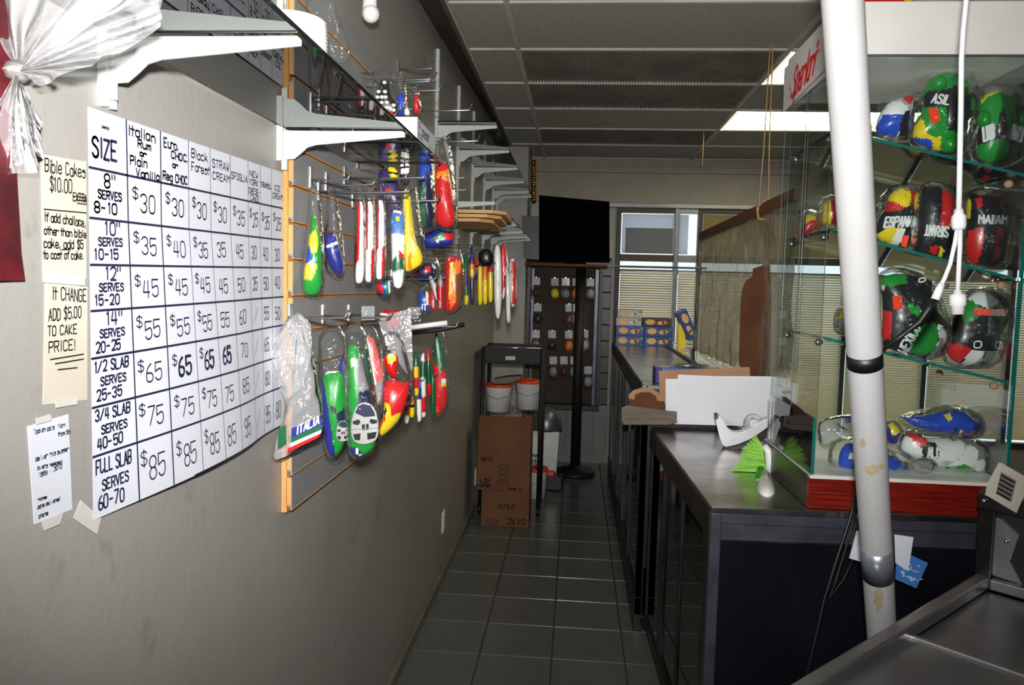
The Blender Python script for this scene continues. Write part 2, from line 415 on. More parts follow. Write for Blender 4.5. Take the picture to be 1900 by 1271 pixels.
# back wall: pier, soffit, wainscot, brown boards
BYW=6.85
struct('trim_2', box(NB(),W,-.42,6.3,BYW,0,2.68),'wall_paint')
so=struct('wall_back', box(NB(),W,5.1,BYW,BYW+.12,2.30,3.0),'soffit_paint')
fin('soffit_moulding',box(NB(),-.42,5.1,BYW-.03,BYW,2.56,2.61,0,.004),'soffit_paint',so)
fin('window_header',box(NB(),.2,5.1,BYW-.05,BYW+.1,2.26,2.30,0,.004),'alu',so)
w2=struct('wall_front_low', box(NB(),W,.33,BYW,BYW+.12,0,2.30),'wall_paint')
ws=struct('trim_3', box(NB(),-.42,.31,BYW-.03,BYW,0,.52),'wainscot')
for k in range(6): fin('wainscot_panel',box(NB(),-.41+.12*k,-.302+.12*k,BYW-.04,BYW-.03,.07,.49,0,.004),'wainscot',ws)
pb=struct('trim_4', box(NB(),-.42,.30,BYW-.02,BYW-.001,.52,1.82),'pegboard')
for k in range(9): fin('plank',box(NB(),.02,.30,BYW-.035,BYW-.02,.53+.142*k,.665+.142*k,0,.003),'dark_brown',pb)
struct('wall_front_base', box(NB(),.33,5.1,BYW,BYW+.12,0,.28),'wall_paint')
# ---- the shop window
mull=[.35,.85,1.05,1.62,2.30,2.98,3.66,4.34,5.02]
wn=1
for k in range(len(mull)-1):
    x0,x1=mull[k],mull[k+1]
    win=thing('window_%d'%wn,'',''); del win['label'],win['category']; win['kind']='structure'; wn+=1; win.location=(x0,BYW,.28)
    f=NB(); 
    box(f,x0-.02,x0+.02,BYW-.03,BYW+.05,.28,2.28,0,.003); box(f,x0+.02,x1-.02,BYW-.02,BYW+.05,1.80,1.86,0,.003); box(f,x0+.02,x1-.02,BYW-.02,BYW+.05,1.70,1.73,0,.003)
    box(f,x0+.02,x1-.02,BYW-.02,BYW+.05,.28,.33,0,.003); box(f,x0+.02,x1-.02,BYW-.02,BYW+.05,2.22,2.27,0,.003)
    fin('window_frame',f,'alu' if k in (1,) else 'brown_frame',win)
    fin('pane',box(NB(),x0+.02,x1-.02,BYW+.02,BYW+.026,.33,2.22),'glass',win)
    if k==0:
        fin('white_film',box(NB(),x0+.03,x1-.02,BYW+.0,BYW+.004,1.87,2.21),'film',win)
        fin('grey_notice',box(NB(),x0+.06,x1-.03,BYW-.006,BYW-.002,1.87,2.09),'film_grey',win)
    elif k==1: fin('white_film',box(NB(),x0+.02,x0+.10,BYW+.0,BYW+.004,1.87,2.21),'film',win)
    else:
        b=NB()
        q=x0+.025; kk=0
        while q<x1-.03: box(b,q,min(q+.085,x1-.021),BYW-.004+.006*kk,BYW-.002+.006*kk,1.862,2.215); q+=.08; kk=1-kk
        fin('vertical_blind',b,'tan_blind',win,kind='stuff')
    b=NB(); z=.36
    while z<1.69:
        prism(b,[(x0+.025,BYW-.035,z),(x1-.025,BYW-.035,z),(x1-.025,BYW-.016,z+.017),(x0+.025,BYW-.016,z+.017)],(0,.001,.001)); z+=.021
    fin('blind_slats',b,'blind',win,kind='stuff')
    bx('blind_rail',x0+.022,x1-.022,BYW-.04,BYW-.01,1.69,1.715,'white_paint',win)
# ------------------------------------------------------------------ ceiling lamps
for k,(x0,x1,y0,y1,lab) in enumerate(((.95,2.17,ys[9],ys[10],'nearer fluorescent ceiling light behind the red script sign'),(.95,2.17,ys[11],ys[12],'farther fluorescent ceiling light seen left of the white pipe'))):
    t=thing('ceiling_light',lab,'ceiling light',((x0+x1)/2,(y0+y1)/2,Z),'fluorescent ceiling lights')
    b=NB(); box(b,x0+.015,x1-.015,y0+.015,y1-.015,Z+.07,Z+.08)
    for (a,c,d_,e) in ((x0+.015,x0+.03,y0+.015,y1-.015),(x1-.03,x1-.015,y0+.015,y1-.015),(x0+.015,x1-.015,y0+.015,y0+.03),(x0+.015,x1-.015,y1-.03,y1-.015)): box(b,a,c,d_,e,Z,Z+.07)
    fin('reflector',b,'lamp_pan',t)
    for yy in (y0+.15,(y0+y1)/2,y1-.15): fin('tube',tube(NB(),[(x0+.04,yy,Z+.03),(x1-.04,yy,Z+.03)],.018,10),'lamp_tube',t)
# ================================================================== LEFT WALL
def wallfn(x=W, off=.0):
    return lambda u,v: Vector((x+off,u,v))
def wall_sheet(name,pix,m,label,cat,t=.0008,x=W,**k):
    return slab(name,pix,PX(x+t+.0006),t,m,label=label,cat=cat,**k)
# maroon cloth
bm=NB(); pl=PX(W+.012)
o=slab('wall_banner',[(-40,-30),(16,-30),(24,110),(32,330),(40,470),(47,520),(-40,522)],pl,.006,'maroon',label='dark maroon cloth strip hanging at the left edge behind the clear plastic bag',cat='cloth')
# papers
def words(paper,lines,quadfn,m='ink_black',lw=.0009):
    b=NB()
    for s,(x0,y0,x1,y1),h in lines:
        quadfn(b,s,x0,y0,x1,y1,h,lw)
    return fin('lettering',b,m,paper)
def wq(off):
    def f(b,s,x0,y0,x1,y1,h,lw):
        A=on(x0,y0,PX(W)); B=on(x1,y1,PX(W)); Cc=on(x0,y0-h,PX(W)); e1=B-A; e2=Cc-A; L=e1.length
        text(b,s,lambda u,v: A+e1.normalized()*u+e2.normalized()*v+Vector((off,0,0)),0,0,L,e2.length,lw)
    return f
p1=wall_sheet('paper_note',[(76,286),(160,300),(160,517),(80,515)],'cream_paper','cream handwritten note about bible cakes taped beside the price chart','note')
words(p1,[('Bible Cakes',(79,318,156,331),24),('$10.00',(88,354,131,358),26),('EXTRA',(132,372,158,376),15),('If add challace,',(79,410,156,421),17),('other than bible',(78,434,157,442),15),('cake, add $5',(77,459,152,462),17),('to cost of cake.',(77,480,152,481),16)],wq(.0025))
b=NB(); f=lambda u,v: on(u,v,PX(W+.0025))
for q in ((78,388,157,395),(132,364,157,367),(137,371,157,373),(140,377,157,379),(111,463,128,463)): ribbon(b,[on(q[0],q[1],PX(W)).yz,on(q[2],q[3],PX(W)).yz],wallfn(W,.0025),.0008)
fin('underline',b,'ink_black',p1)
p2=wall_sheet('paper_note',[(84,523),(162,532),(162,742),(80,751)],'cream_paper','cream handwritten note about a change price, lower of the two cream notes','note')
words(p2,[('It CHANGE',(93,556,158,560),24),('ADD $5.00',(86,596,148,588),22),('TO CAKE',(84,624,140,618),18),('PRICE!',(86,654,138,648),20)],wq(.0025))
b=NB()
for q in ((90,667,152,657),(99,675,152,666),(104,686,140,682)): ribbon(b,[on(q[0],q[1],PX(W)).yz,on(q[2],q[3],PX(W)).yz],wallfn(W,.0025),.0009)
fin('underline',b,'ink_black',p2)
p3=wall_sheet('paper_note',[(51,791),(127,768),(134,945),(64,973)],'paper','small white slip with faint pale blue writing low on the left wall','note')
words(p3,[('Tips on calls',(58,806,98,796),9),('Mon',(104,795,118,791),8),('from 95',(104,810,127,804),8),('deliver this summer',(62,856,124,836),9),('layers needed',(64,872,112,860),8),('1995 - 2010',(68,886,112,868),8),('name',(66,930,84,924),6),('date delivered',(66,945,108,928),8),('phone #',(68,962,92,952),8)],wq(.0025),'ink_faint',.0007)
for i,(q,l) in enumerate((([(67,776),(94,768),(96,780),(68,788)],'clear tape holding the top of the small white slip'),([(78,968),(118,952),(112,972),(82,985)],'clear tape under the bottom of the small white slip'),([(103,745),(143,736),(144,750),(104,757)],'clear tape under the lower cream note'),([(150,928),(188,962),(180,992),(136,962)],'crooked clear tape on the lower left corner of the price chart'),([(80,505),(158,514),(158,530),(80,524)],'clear tape between the two cream notes'))):
    o=slab('tape_strip',q,PX(W+.0045),.0006,'tape',label=l,cat='tape')
# price chart ------------------------------------------------------
PYS=[1.006,1.094,1.187,1.275,1.353,1.434,1.513,1.574,1.633,1.697]
PZS=[1.777,1.696,1.629,1.565,1.501,1.435,1.367,1.297,1.208]
def bul(y,z):
    u=(y-1.006)/.69; v=(1.777-z)/.57
    return .006+.034*max(0,v-.25)*math.sin(math.pi*min(1,max(0,u)))**1.2+.006*math.sin(u*14)*max(0,u-.55)*2*v
def S(off): return lambda y,z: Vector((W+bul(y,z)+off, y, z+.014*(y-1.0)/.7))
b=NB(); NYY,NZZ=40,30; g=[]
for j in range(NZZ+1): g.append([b.verts.new(S(0)(1.006+.691*i/NYY, 1.777-.569*j/NZZ)) for i in range(NYY+1)])
for j in range(NZZ):
    for i in range(NYY): f=b.faces.new((g[j][i],g[j+1][i],g[j+1][i+1],g[j][i+1])); f.smooth=True
chart=fin('price_chart',b,'paper',label='large white poster board with handwritten cake price grid on the left wall',cat='poster')
b=NB(); fs=S(.0012)
def line(b,p,q,lw,n=24): ribbon(b,[(p[0]+(q[0]-p[0])*i/n,p[1]+(q[1]-p[1])*i/n) for i in range(n+1)],fs,lw)
for k in range(1,8): line(b,(PYS[0],PZS[k]+random.uniform(-.001,.001)),(PYS[9]-.001,PZS[k]+random.uniform(-.002,.002)),.0017)
for k in range(1,9): line(b,(PYS[k],PZS[0]-.001),(PYS[k]+random.uniform(.0,.012),PZS[8]+.001),.0016 if k<3 else .0009)
line(b,(1.25,PZS[8]+.0012),(PYS[9],PZS[8]+.0012),.0012)
fin('grid_lines',b,'ink',chart)
b=NB(); 
def cell(s,c,r,x0,y0,x1,y1,lw):        # fractions of cell, y down
    a=PYS[c]; wd=PYS[c+1]-a; t=PZS[r]; ht=t-PZS[r+1]
    text(b,s,fs,a+wd*x0,t-ht*y1,wd*(x1-x0),ht*(y1-y0),lw)
cell('SIZE',0,0,.07,.47,.75,.80,.0021)
for c,ls in ((1,(('Italian',.05,.08,.85,.26),('Rum',.3,.29,.72,.43),('or',.36,.48,.56,.58),('Plain',.08,.62,.6,.78),('Vanilla',.25,.83,.97,.97))),
  (2,(('Euro.',.1,.1,.65,.28),('CHOC.',.35,.32,1.0,.46),('or',.4,.53,.6,.64),('Reg CHOC',.06,.76,.97,.92))),
  (3,(('Black',.12,.15,.9,.33),('Forest',.12,.42,.98,.60))),(4,(('STRAW',.08,.22,.95,.40),('CREAM',.1,.50,.98,.66))),(5,(('SFOGLIA',.04,.38,.98,.54),)),
  (6,(('NEW',.1,.22,.85,.36),('YORK',.1,.42,.85,.56),('CHEESE-',.06,.64,.98,.78),('CAKE',.2,.82,.9,.95))),(7,(('TIRAMISU',.02,.42,.98,.55),)),(8,(('ICE',.2,.40,.8,.54),('CREAM',.08,.62,.98,.76)))):
    for s,*q in ls: cell(s,c,0,*q,.0014 if c<3 else .0011)
rows=[('8"','SERVES','8-10'),('10"','SERVES','10-15'),('12"','SERVES','15-20'),('14"','SERVES','20-25'),('1/2 SLAB','SERVES','25-35'),('3/4 SLAB','SERVES','40-50'),('FULL SLAB','SERVES','60-70')]
vals=["$30 $30 $30 $30 $35 $25 $35 $25","$35 $40 $35 35 45 30 40 30","$45 $45 $45 45 50 35 50 40","$55 $55 $55 55 60 / 55 50","$65 $65 $65 65 70 / 65 60","$75 $75 $75 75 85 / 80 75","$85 $85 $85 85 95 / 95 80"]
for r,(x,y,z_) in enumerate(rows):
    if r<4: cell(x,0,r+1,.36,.05,.36+.12*len(x)+.08,.33,.0015)
    else: cell(x,0,r+1,.06,.07,.94,.29,.0015)
    cell(y,0,r+1,.2,.41,.86,.58,.0014); cell(z_,0,r+1,.10,.66,.74,.88,.0015)
    for c,v in enumerate(vals[r].split()):
        c+=1; j=random.uniform(-.03,.03)
        if v[0]=='$': cell('$',c,r+1,.14,.22+j,.34,.46+j,.0011); v=v[1:]; x0=.34
        else: x0=.22
        if v=='/': cell('/',c,r+1,.3,.3,.7,.7,.0008); continue
        lw=.0013
        cell(v,c,r+1,x0+.02,.33+j,x0+.50,.74+j,lw)
        if r==4 and c in (2,3,4): cell(v,c,r+1,x0,.30+j,x0+.47,.76+j,.0022)
fin('lettering',b,'ink',chart)
b=NB(); tube(b,[S(.003)(1.03,1.755),S(.004)(1.045,1.755)],.0022,6); fin('staple_clip',b,'chrome',chart)
# glass shelf, standards, brackets ---------------------------------
BR=[on(x,y,PY(1.05)) for x,y in ((196,69),(540,66),(547,72),(547,84),(287,110),(262,118),(245,135),(225,152),(196,154))]
BRp=[(p.x-BR[0].x,p.z-BR[0].z) for p in BR]
def bracket(y,z,label,grp='white shelf brackets on the left wall',s=1.0):
    t=thing('shelf_bracket',label,'bracket',(W,y,z),grp)
    b=NB(); prism(b,[(W+.014+a*s,y-.002,z+c*s) for a,c in BRp],(0,.004,0)); 
    box(b,W+.02,W+.014+BRp[1][0]*s,y-.006,y+.006,z-.003,z)
    fin('arm',b,'white_metal',t); bx('hook_plate',W+.008,W+.02,y-.003,y+.003,z-.085*s,z-.004,'white_metal',t,0)
    return t
ZT=1.885
lb=['nearest white shelf bracket above the price chart','second white shelf bracket, above the right end of the price chart']
for y,l in zip((1.05,1.69),lb): bracket(y,ZT-.004,l)
UY=[3.56,4.2,4.8,5.4,5.95,6.25]; nm=['first','second','third','fourth','fifth','sixth']
for i,y in enumerate(UY):
    bracket(y,2.28,'upper tier shelf bracket, %s beyond the slatted panel'%nm[i]); bracket(y,1.935,'lower tier shelf bracket, %s beyond the slatted panel'%nm[i])
for y,z0,l in [(1.05,1.785,'white slotted upright above the price chart near its left corner'),(1.69,1.815,'white slotted upright above the price chart right corner')]+[(y,1.7,'%s slotted upright beyond the slatted panel'%nm[i]) for i,y in enumerate(UY)]:
    b=NB(); box(b,W,W+.013,y-.0125,y-.005,z0,2.62); box(b,W,W+.013,y+.005,y+.0125,z0,2.62); box(b,W,W+.004,y-.005,y+.005,z0,2.62)
    z=z0+.02
    while z<2.6: box(b,W+.004,W+.0125,y-.005,y+.005,z,z+.012); z+=.028
    fin('wall_standard',b,'white_metal',label=l,cat='upright',group='white slotted wall uprights')
bx('glass_shelf',W+.02,-.385,.80,2.12,ZT,ZT+.008,'glass_shelf',None,.001,label='glass shelf on white brackets above the price chart',cat='shelf')
bx('glass_shelf',W+.02,-.385,3.5,6.28,2.283,2.289,'glass_shelf',None,.001,label='long glass shelf on the upper tier of far brackets',cat='shelf')
bx('glass_shelf',W+.02,-.385,4.45,6.28,1.938,1.944,'glass_shelf',None,.001,label='long glass shelf on the lower tier of far brackets',cat='shelf')
# white wound roll on the shelf
t=thing('cord_roll','white wound roll of cord lying on the near glass shelf','roll',(-.50,1.34,ZT+.008))
b=NB(); prof=[(.03,0)]
for k in range(15): prof+=[(.056+.003*math.sin(k*.21),.003+k*.0058),(.0535,.006+k*.0058)]
prof+=[(.04,.092),(.02,.088)]
lathe(b,prof,(-.485,1.28,ZT+.009),40); fin('winding',b,'white_plastic',t)
b=NB(); lathe(b,[(.02,.08),(.02,.098),(.012,.098),(.012,.08)],(-.485,1.28,ZT+.009),20); fin('core',b,'cardboard_tan',t)
inflate('printed_bag',[(560,0),(612,-20),(640,60),(652,112),(628,120),(600,95),(582,60)],PA(600,60,1.75,35),.03,'bag_clear',wr=.01,label='crumpled clear bag with bits of red on the glass shelf end',cat='bag')
# white printed box on the glass end
t=thing('white_box','small white box with black print on the far end of the near glass shelf','box',(-.44,1.9,ZT+.008))
q=on(774,252,PY(1.86)); bx('carton',q.x-.105,q.x,1.86,2.09,ZT+.0085,ZT+.066,'paper',t,.001)
b=NB()
fb=lambda u,v: Vector((q.x+.0006,1.865+u,ZT+.01+v))
text(b,'presat',fb,.05,.022,.09,.022,.0016); text(b,'CL',fb,.012,.036,.03,.012,.0012); text(b,'ml 120',fb,.008,.012,.05,.009,.0008); text(b,'DOLCI',fb,.135,.005,.06,.008,.0007)
ribbon(b,[(.001,.001),(.001,.054),(.222,.054)],fb,.0006)
fin('lettering',b,'ink_black',t)
# white fixture high on the wall
t=thing('wall_sensor','white rounded plastic fixture high on the left wall above the slatted panel','fixture',(W,2.2,2.4))
p=on(686,20,PY(2.15)); b=NB(); tube(b,[Vector((p.x,2.15,z)) for z in (2.62,2.5,2.4,p.z)],[.02,.018,.016,.02],14); fin('stem',b,'white_plastic',t)
b=NB(); bmesh.ops.create_uvsphere(b,u_segments=16,v_segments=10,radius=.024,matrix=Matrix.Translation((p.x+.006,2.14,p.z-.012))); fin('knob',b,'white_plastic',t,smooth=True)
bx('mount',W,p.x,2.14,2.16,2.42,2.45,'white_plastic',t)
# far thin wooden boards on the lower bracket
for i,(dz,x1,mm) in enumerate(((0,-.405,'pale_wood'),(.02,-.37,'pale_wood'),(.04,-.345,'pale_wood'))):
    b=NB(); pts=[(W+.02,3.62,1.85+dz),(x1-.06,3.62,1.85+dz),(x1,3.70,1.85+dz),(x1-.01,4.1,1.85+dz),(W+.02,4.12,1.85+dz)]
    prism(b,pts,(0,0,.015)); fin('wooden_board',b,mm,label=('lowest','middle','topmost')[i]+' of three thin pale wooden boards under the lower far shelf',cat='board',group='thin wooden boards')
# slatwall ---------------------------------------------------------
sw=thing('slat_panel','grey slatted display panel with orange wood edge on the left wall','display panel',(W,2.1,1.0))
SY0,SY1=1.712,2.60; ZB=1.012; PIT=.0832
bx('backing',W+.001,W+.014,SY0,SY1,ZB,2.262,'orange_wood',sw,.0)
b=NB()
for k in range(15):
    z0=ZB+PIT*k; 
    me=None
    bb=NB(); x0,x1=W+.014,W+.026
    prism(bb,[(x0,SY0+.001,z0+.016),(x1,SY0+.001,z0+.008),(x1,SY0+.001,z0+PIT-.001),(x0,SY0+.001,z0+PIT-.001)],(0,SY1-SY0-.001,0))
    s=fin('slat',bb,'slat_face',sw)
    fin('slat_edge',box(NB(),x0-.001,x1-.0015,SY0,SY0+.004,z0+.018,z0+PIT-.0005),'orange_wood',s)
    fin('slat_lip',box(NB(),x1-.004,x1+.0006,SY0+.001,SY1,z0+.0055,z0+.0085),'orange_wood',s)
FX=W+.026
def hook(px,py,length,label,tip=.02,wire='wire',grp='wire hooks on the slatted panel',y=None,twin=0,fx=None):
    p=on(px,py,PX(fx or FX)) if y is None else Vector((fx or FX,y,on(px,py,PY(y)).z))
    t=thing('wire_hook',label,'hook',p,grp)
    fin('plate',box(NB(),p.x-.004,p.x+.003,p.y-.011,p.y+.011,p.z-.022,p.z+.03,0,.001),'chrome',t)
    b=NB()
    for dy in ((-.012,.012) if twin else (0,)):
        tube(b,[(p.x,p.y+dy,p.z),(p.x+length*.5,p.y+dy,p.z-.002),(p.x+length,p.y+dy,p.z+.002),(p.x+length+.01,p.y+dy,p.z+tip)],.0026,6)
    if twin: tube(b,[(p.x+length,p.y-.012,p.z+.002),(p.x+length,p.y+.012,p.z+.002)],.0026,6)
    fin('prong',b,wire,t); return p
hk=[hook(577,333,.09,'wire hook carrying the green and yellow bag'),
 hook(606,342,.12,'wire hook carrying the dark blue bag'),
 hook(592,356,.22,'long wire hook above the red and white pads',twin=1),
 hook(640,330,.22,'upper long wire hook left of the pad bags',twin=1),
 hook(655,372,.24,'long wire hook in the middle of the upper row',twin=1),
 hook(664,300,.24,'wire hook behind the yellow bag',twin=1),
 hook(538,588,.13,'wire hook nearest the orange wood edge in the lower row',twin=1),
 hook(600,586,.17,'second wire hook of the lower row',twin=1),
 hook(648,584,.2,'third wire hook of the lower row',twin=1),
 hook(690,150,.18,'wire hook over the beaded packs above the glass shelf',twin=1),
 hook(697,168,.2,'second wire hook over the beaded packs',tip=.03)]
for i,(px,py,y,L) in enumerate(((800,205,2.95,.24),(835,262,3.2,.24),(760,150,2.75,.14),(770,330,2.7,.26),(768,352,2.75,.26),(790,440,3.0,.2),(735,488,2.7,.22),(745,512,2.75,.22),(705,603,2.35,.30),(800,470,3.2,.2),(770,128,2.8,.12))):
    hook(px,py,L,('hook with bright tip reaching past the white box','hook with bright tip below the first upper bracket','dark short hook right of the beaded packs','hook in front of the blue and red bottles','second hook in front of the blue and red bottles','hook over the striped yellow items','hook under the yellow bag','lower hook under the yellow bag','hook with the white strip in the lower row','hook over the white and red scarves','topmost dark hook near the ceiling')[i],tip=.03,y=y,fx=W+.004,wire='chrome' if i<2 else 'wire',grp='wire hooks beyond the slatted panel')
for i,(px,py,y) in enumerate(((684,580,1.93),(770,582,2.35))):
    q=PA(px,py,y,0); slab('price_flap',[(px-13,py-12),(px+11,py-12),(px+11,py+14),(px-13,py+14)],q,.001,'bag_milky',label=('clear price flap on the front of the lower hooks','clear price flap on the hook right of the lower bags')[i],cat='tag')
# ---- hanging goods
def peg(x,y,z,label):
    t=thing('wire_hook',label,'hook',(W,y,z),'thin wire hooks carrying single goods')
    fin('prong',tube(NB(),[(W,y,z),(x,y,z-.001),(x+.015,y,z),(x+.022,y,z+.012)],.002,5),'wire',t); fin('plate',box(NB(),W,W+.006,y-.01,y+.01,z-.02,z+.02),'chrome',t)
NOHOOK=('bottle_pack',)
def good(name,label,cat,px,py,y,a,body,t,m,regions=(),bag=None,bagt=None,grp=None,bm_='bag_clear',wr=.002,extra=None):
    if y>2.2 or name in ('small_toy',):
        q=min(bag or body,key=lambda p:p[1]); p=on((bag or body)[0][0]+3,q[1]+6,PY(y)); 
        if p.x>W+.05: peg(p.x,y,p.z,'thin wire hook holding the '+' '.join(label.replace(',','').split()[:11]))
    pl=PA(px,py,y,a); T_=thing(name,label,cat,pl[0],grp)
    inflate('body',body,pl,t,m,regions,T_,wr=wr,n=80,rings=16,soft=1)
    if bag: inflate('clear_wrapper',bag,pl,bagt or t*1.5,bm_,(),T_,wr=.005,wf=30,n=72,rings=16,soft=1)
    if extra: extra(T_,pl)
    return T_
good('flag_toy','green yellow and blue inflatable toy in a clear bag, nearest on the slatted panel','toy',582,470,1.765,25,
  [(580,388),(588,410),(597,450),(598,500),(596,540),(580,550),(563,543),(562,510),(570,470),(574,430)],.04,'green',
  [('yellow',[(570,440),(585,425),(590,450),(586,470),(574,470)]),('blue',[(560,455),(573,455),(577,480),(566,495)]),('yellow',[(562,490),(580,486),(588,495),(576,520),(564,518)])],
  bag=[(574,340),(590,345),(600,400),(603,500),(598,548),(580,554),(560,546),(558,500),(566,440),(572,380)])
good('flag_toy','dark blue inflatable toy with white marks in a clear bag, second on the slatted panel','toy',620,470,1.87,25,
  [(608,430),(622,432),(634,470),(638,500),(630,512),(612,495),(602,470),(600,440)],.04,'flagblue',[('white',[(604,456),(626,447),(628,452),(606,461)]),('brownpad',[(600,478),(612,488),(612,498),(603,495)])],
  bag=[(608,345),(622,345),(632,400),(640,470),(638,512),(620,514),(602,498),(598,440),(606,400)])
for i,(x,t_,bt,rl) in enumerate(((668,372,527,'left'),(686,372,525,'middle'),(706,370,520,'right'))):
    reg=[('pinkred' if 0 else 'red',[(x-14,t_-5),(x-3,t_),(x-5,t_+90),(x-14,t_+110)]),('red',[(x+2,bt-60),(x+12,bt-70),(x+12,bt),(x+1,bt)])] if i!=0 else [('red',[(x-14,t_-5),(x+1,t_),(x-3,t_+110),(x-14,t_+130)])]
    good('padded_cover','white padded cover with red edge, %s of the three hanging side by side'%rl,'cover',x,450,2.0+.03*i,20,
      [(x-2,t_),(x+5,t_+2),(x+9,t_+30),(x+9,bt-40),(x+6,bt-4),(x-3,bt),(x-9,bt-4),(x-10,bt-60),(x-8,t_+60),(x-7,t_+5)],.035,'white',reg,
      bag=[(x-6,t_-40),(x+5,t_-40),(x+11,t_+10),(x+11,bt-10),(x+6,bt+4),(x-6,bt+4),(x-12,bt-10),(x-10,t_+20)],grp='white and red padded covers')
good('scarf','grey scarf with light blue block and green red crest in a clear bag','scarf',735,450,2.1,10,
  [(724,388),(750,392),(752,440),(750,520),(742,538),(728,530),(726,460)],.035,'white',
  [('lightblue',[(722,394),(753,398),(753,437),(722,432)]),('yellow',[(736,402),(742,402),(742,412),(736,412)]),('dgreen',[(728,485),(740,470),(748,480),(750,500),(728,505)]),('red',[(740,464),(750,472),(750,485),(742,474)])],
  bag=[(718,360),(752,362),(756,440),(753,530),(740,542),(722,534),(720,440)])
good('small_pennant','small red blue and green pennant peeking below the grey scarf','pennant',712,535,2.15,10,[(698,522),(728,520),(726,545),(712,548),(700,542)],.02,'blue',[('red',[(698,522),(708,522),(712,545),(700,545)]),('green',[(715,518),(720,518),(722,546),(716,546)]),('white',[(720,518),(723,518),(725,546),(722,546)])])
good('folded_shirt','yellow shirt folded in a clear bag, widest in the upper row','shirt',765,440,2.12,5,
  [(748,350),(760,352),(766,400),(772,450),(784,470),(784,490),(762,503),(748,504),(747,440)],.05,'yellow',
  [('white',[(744,350),(752,350),(752,420),(746,440)]),('orange',[(760,470),(766,470),(764,500),(758,500)])],
  bag=[(744,322),(770,325),(782,400),(790,460),(788,492),(764,508),(746,508),(742,420)])
good('bottle_pack','dark purple and maroon pack behind the white pads','pack',722,350,2.25,5,[(700,318),(716,310),(742,340),(748,395),(722,398),(702,370)],.03,'purple',[('red',[(716,350),(726,352),(726,362),(718,360)])])
good('sock_pack','black pack with white printed squares hanging over the yellow shirt','pack',752,320,2.15,5,[(742,297),(760,297),(762,340),(750,346),(742,338)],.02,'black',[('white',[(742,297),(760,297),(760,302),(742,302)]),('white',[(743,305),(750,305),(750,310),(743,310)]),('white',[(753,304),(760,304),(760,309),(753,309)]),('white',[(744,314),(760,312),(759,322),(744,324)])])
good('yellow_pouch','yellow and black pouch left of the black printed pack','pouch',732,320,2.2,5,[(720,308),(736,312),(740,330),(728,336),(720,322)],.02,'yellow',[('black',[(718,318),(742,322),(742,326),(718,322)])])
good('inflatable_bottle','tall navy blue inflatable bottle in a clear bag','toy',790,360,2.25,0,
  [(778,300),(802,300),(804,340),(806,420),(792,424),(776,420),(776,340)],.06,'navy',[('blue',[(776,304),(800,304),(800,330),(790,345),(780,330)]),('dgreen',[(778,350),(790,345),(794,420),(778,424)])],
  bag=[(776,270),(802,268),(808,330),(810,424),(790,430),(772,422),(772,320)])
good('inflatable_bottle','tall red inflatable bottle with yellow and orange bands in a clear bag','toy',823,360,2.35,0,
  [(810,303),(830,300),(836,330),(842,370),(844,418),(826,424),(807,412),(806,360),(808,330)],.06,'red',
  [('orange',[(808,322),(842,316),(842,324),(808,330)]),('yellow',[(808,330),(842,324),(842,327),(808,333)]),('orange',[(826,330),(842,332),(842,340),(826,337)])],
  bag=[(806,262),(832,255),(842,300),(848,370),(850,424),(826,430),(804,418),(802,340)])
good('tin_bottle','grey wedge shaped tag leaning above the red bottle','tag',832,280,2.4,0,[(820,250),(828,250),(846,330),(842,345),(836,320)],.01,'grey')
good('flag_pack','pale shapes and a dark banner with white leaf above the red blue packs','pack',790,450,2.5,5,[(776,440),(820,420),(842,432),(840,455),(810,460),(790,462)],.03,'flagblue',[('green',[(806,440),(822,430),(826,440),(812,452)]),('white',[(808,448),(816,444),(814,452)]),('red',[(824,432),(842,434),(840,446),(826,444)])])
good('flag_bag','red blue and white round toy in a clear bag under the yellow shirt','toy',792,500,2.45,5,
  [(770,490),(790,486),(806,490),(812,505),(800,525),(778,524),(764,510)],.05,'navy',[('red',[(760,488),(776,490),(774,512),(760,512)]),('white',[(778,486),(788,486),(780,500)]),('red',[(790,494),(800,494),(800,506),(790,506)]),('white',[(800,488),(812,490),(806,500)])],
  bag=[(766,470),(800,462),(818,490),(816,515),(800,532),(770,530),(758,508)])
good('italian_sleeve','blue sleeve with green white and red bands and white letters, below the round toy','sleeve',787,560,2.5,5,
  [(776,540),(798,540),(798,570),(794,578),(780,580),(776,570)],.03,'blue',[('dgreen',[(786,538),(790,538),(792,566),(788,566)]),('white',[(790,538),(795,538),(796,566),(792,566)]),('red',[(795,538),(799,538),(799,566),(796,566)])],
  bag=[(774,530),(800,530),(801,578),(790,588),(776,582)],
  extra=lambda T_,pl: textpx(T_,'IT',((783,576),(793,575),(783,565)),(pl[0],pl[1]),.017,'white',.09))
for i,(x,y0,y1,c,c2) in enumerate(((804,515,577,'red','white'),(817,510,577,'red','grey'))):
    good('slim_pack',('slim red pack with white tip left of the orange red pack','second slim red pack beside the orange red pack')[i],'pack',x,545,2.5+.04*i,5,[(x-5,y0),(x+5,y0),(x+6,y1-6),(x,y1),(x-5,y1-4)],.02,c,[(c2,[(x-6,y0),(x+6,y0),(x+6,y0+22),(x-6,y0+18)]),('silver',[(x-2,y1-20),(x+2,y1-20),(x+2,y1-6),(x-2,y1-6)])])
good('flag_pack','big red and orange flag pack in a clear bag','pack',842,520,2.6,5,
  [(826,478),(842,474),(856,480),(860,520),(856,560),(846,574),(830,580),(824,572),(824,520)],.05,'red',
  [('orange',[(838,486),(856,484),(854,520),(846,560),(836,574),(834,540)]),('brownpad',[(846,510),(858,505),(860,560),(848,568)]),('yellow',[(836,486),(842,485),(838,540),(833,560)])],
  bag=[(820,455),(842,448),(860,470),(864,530),(860,566),(844,584),(824,584),(820,540)])
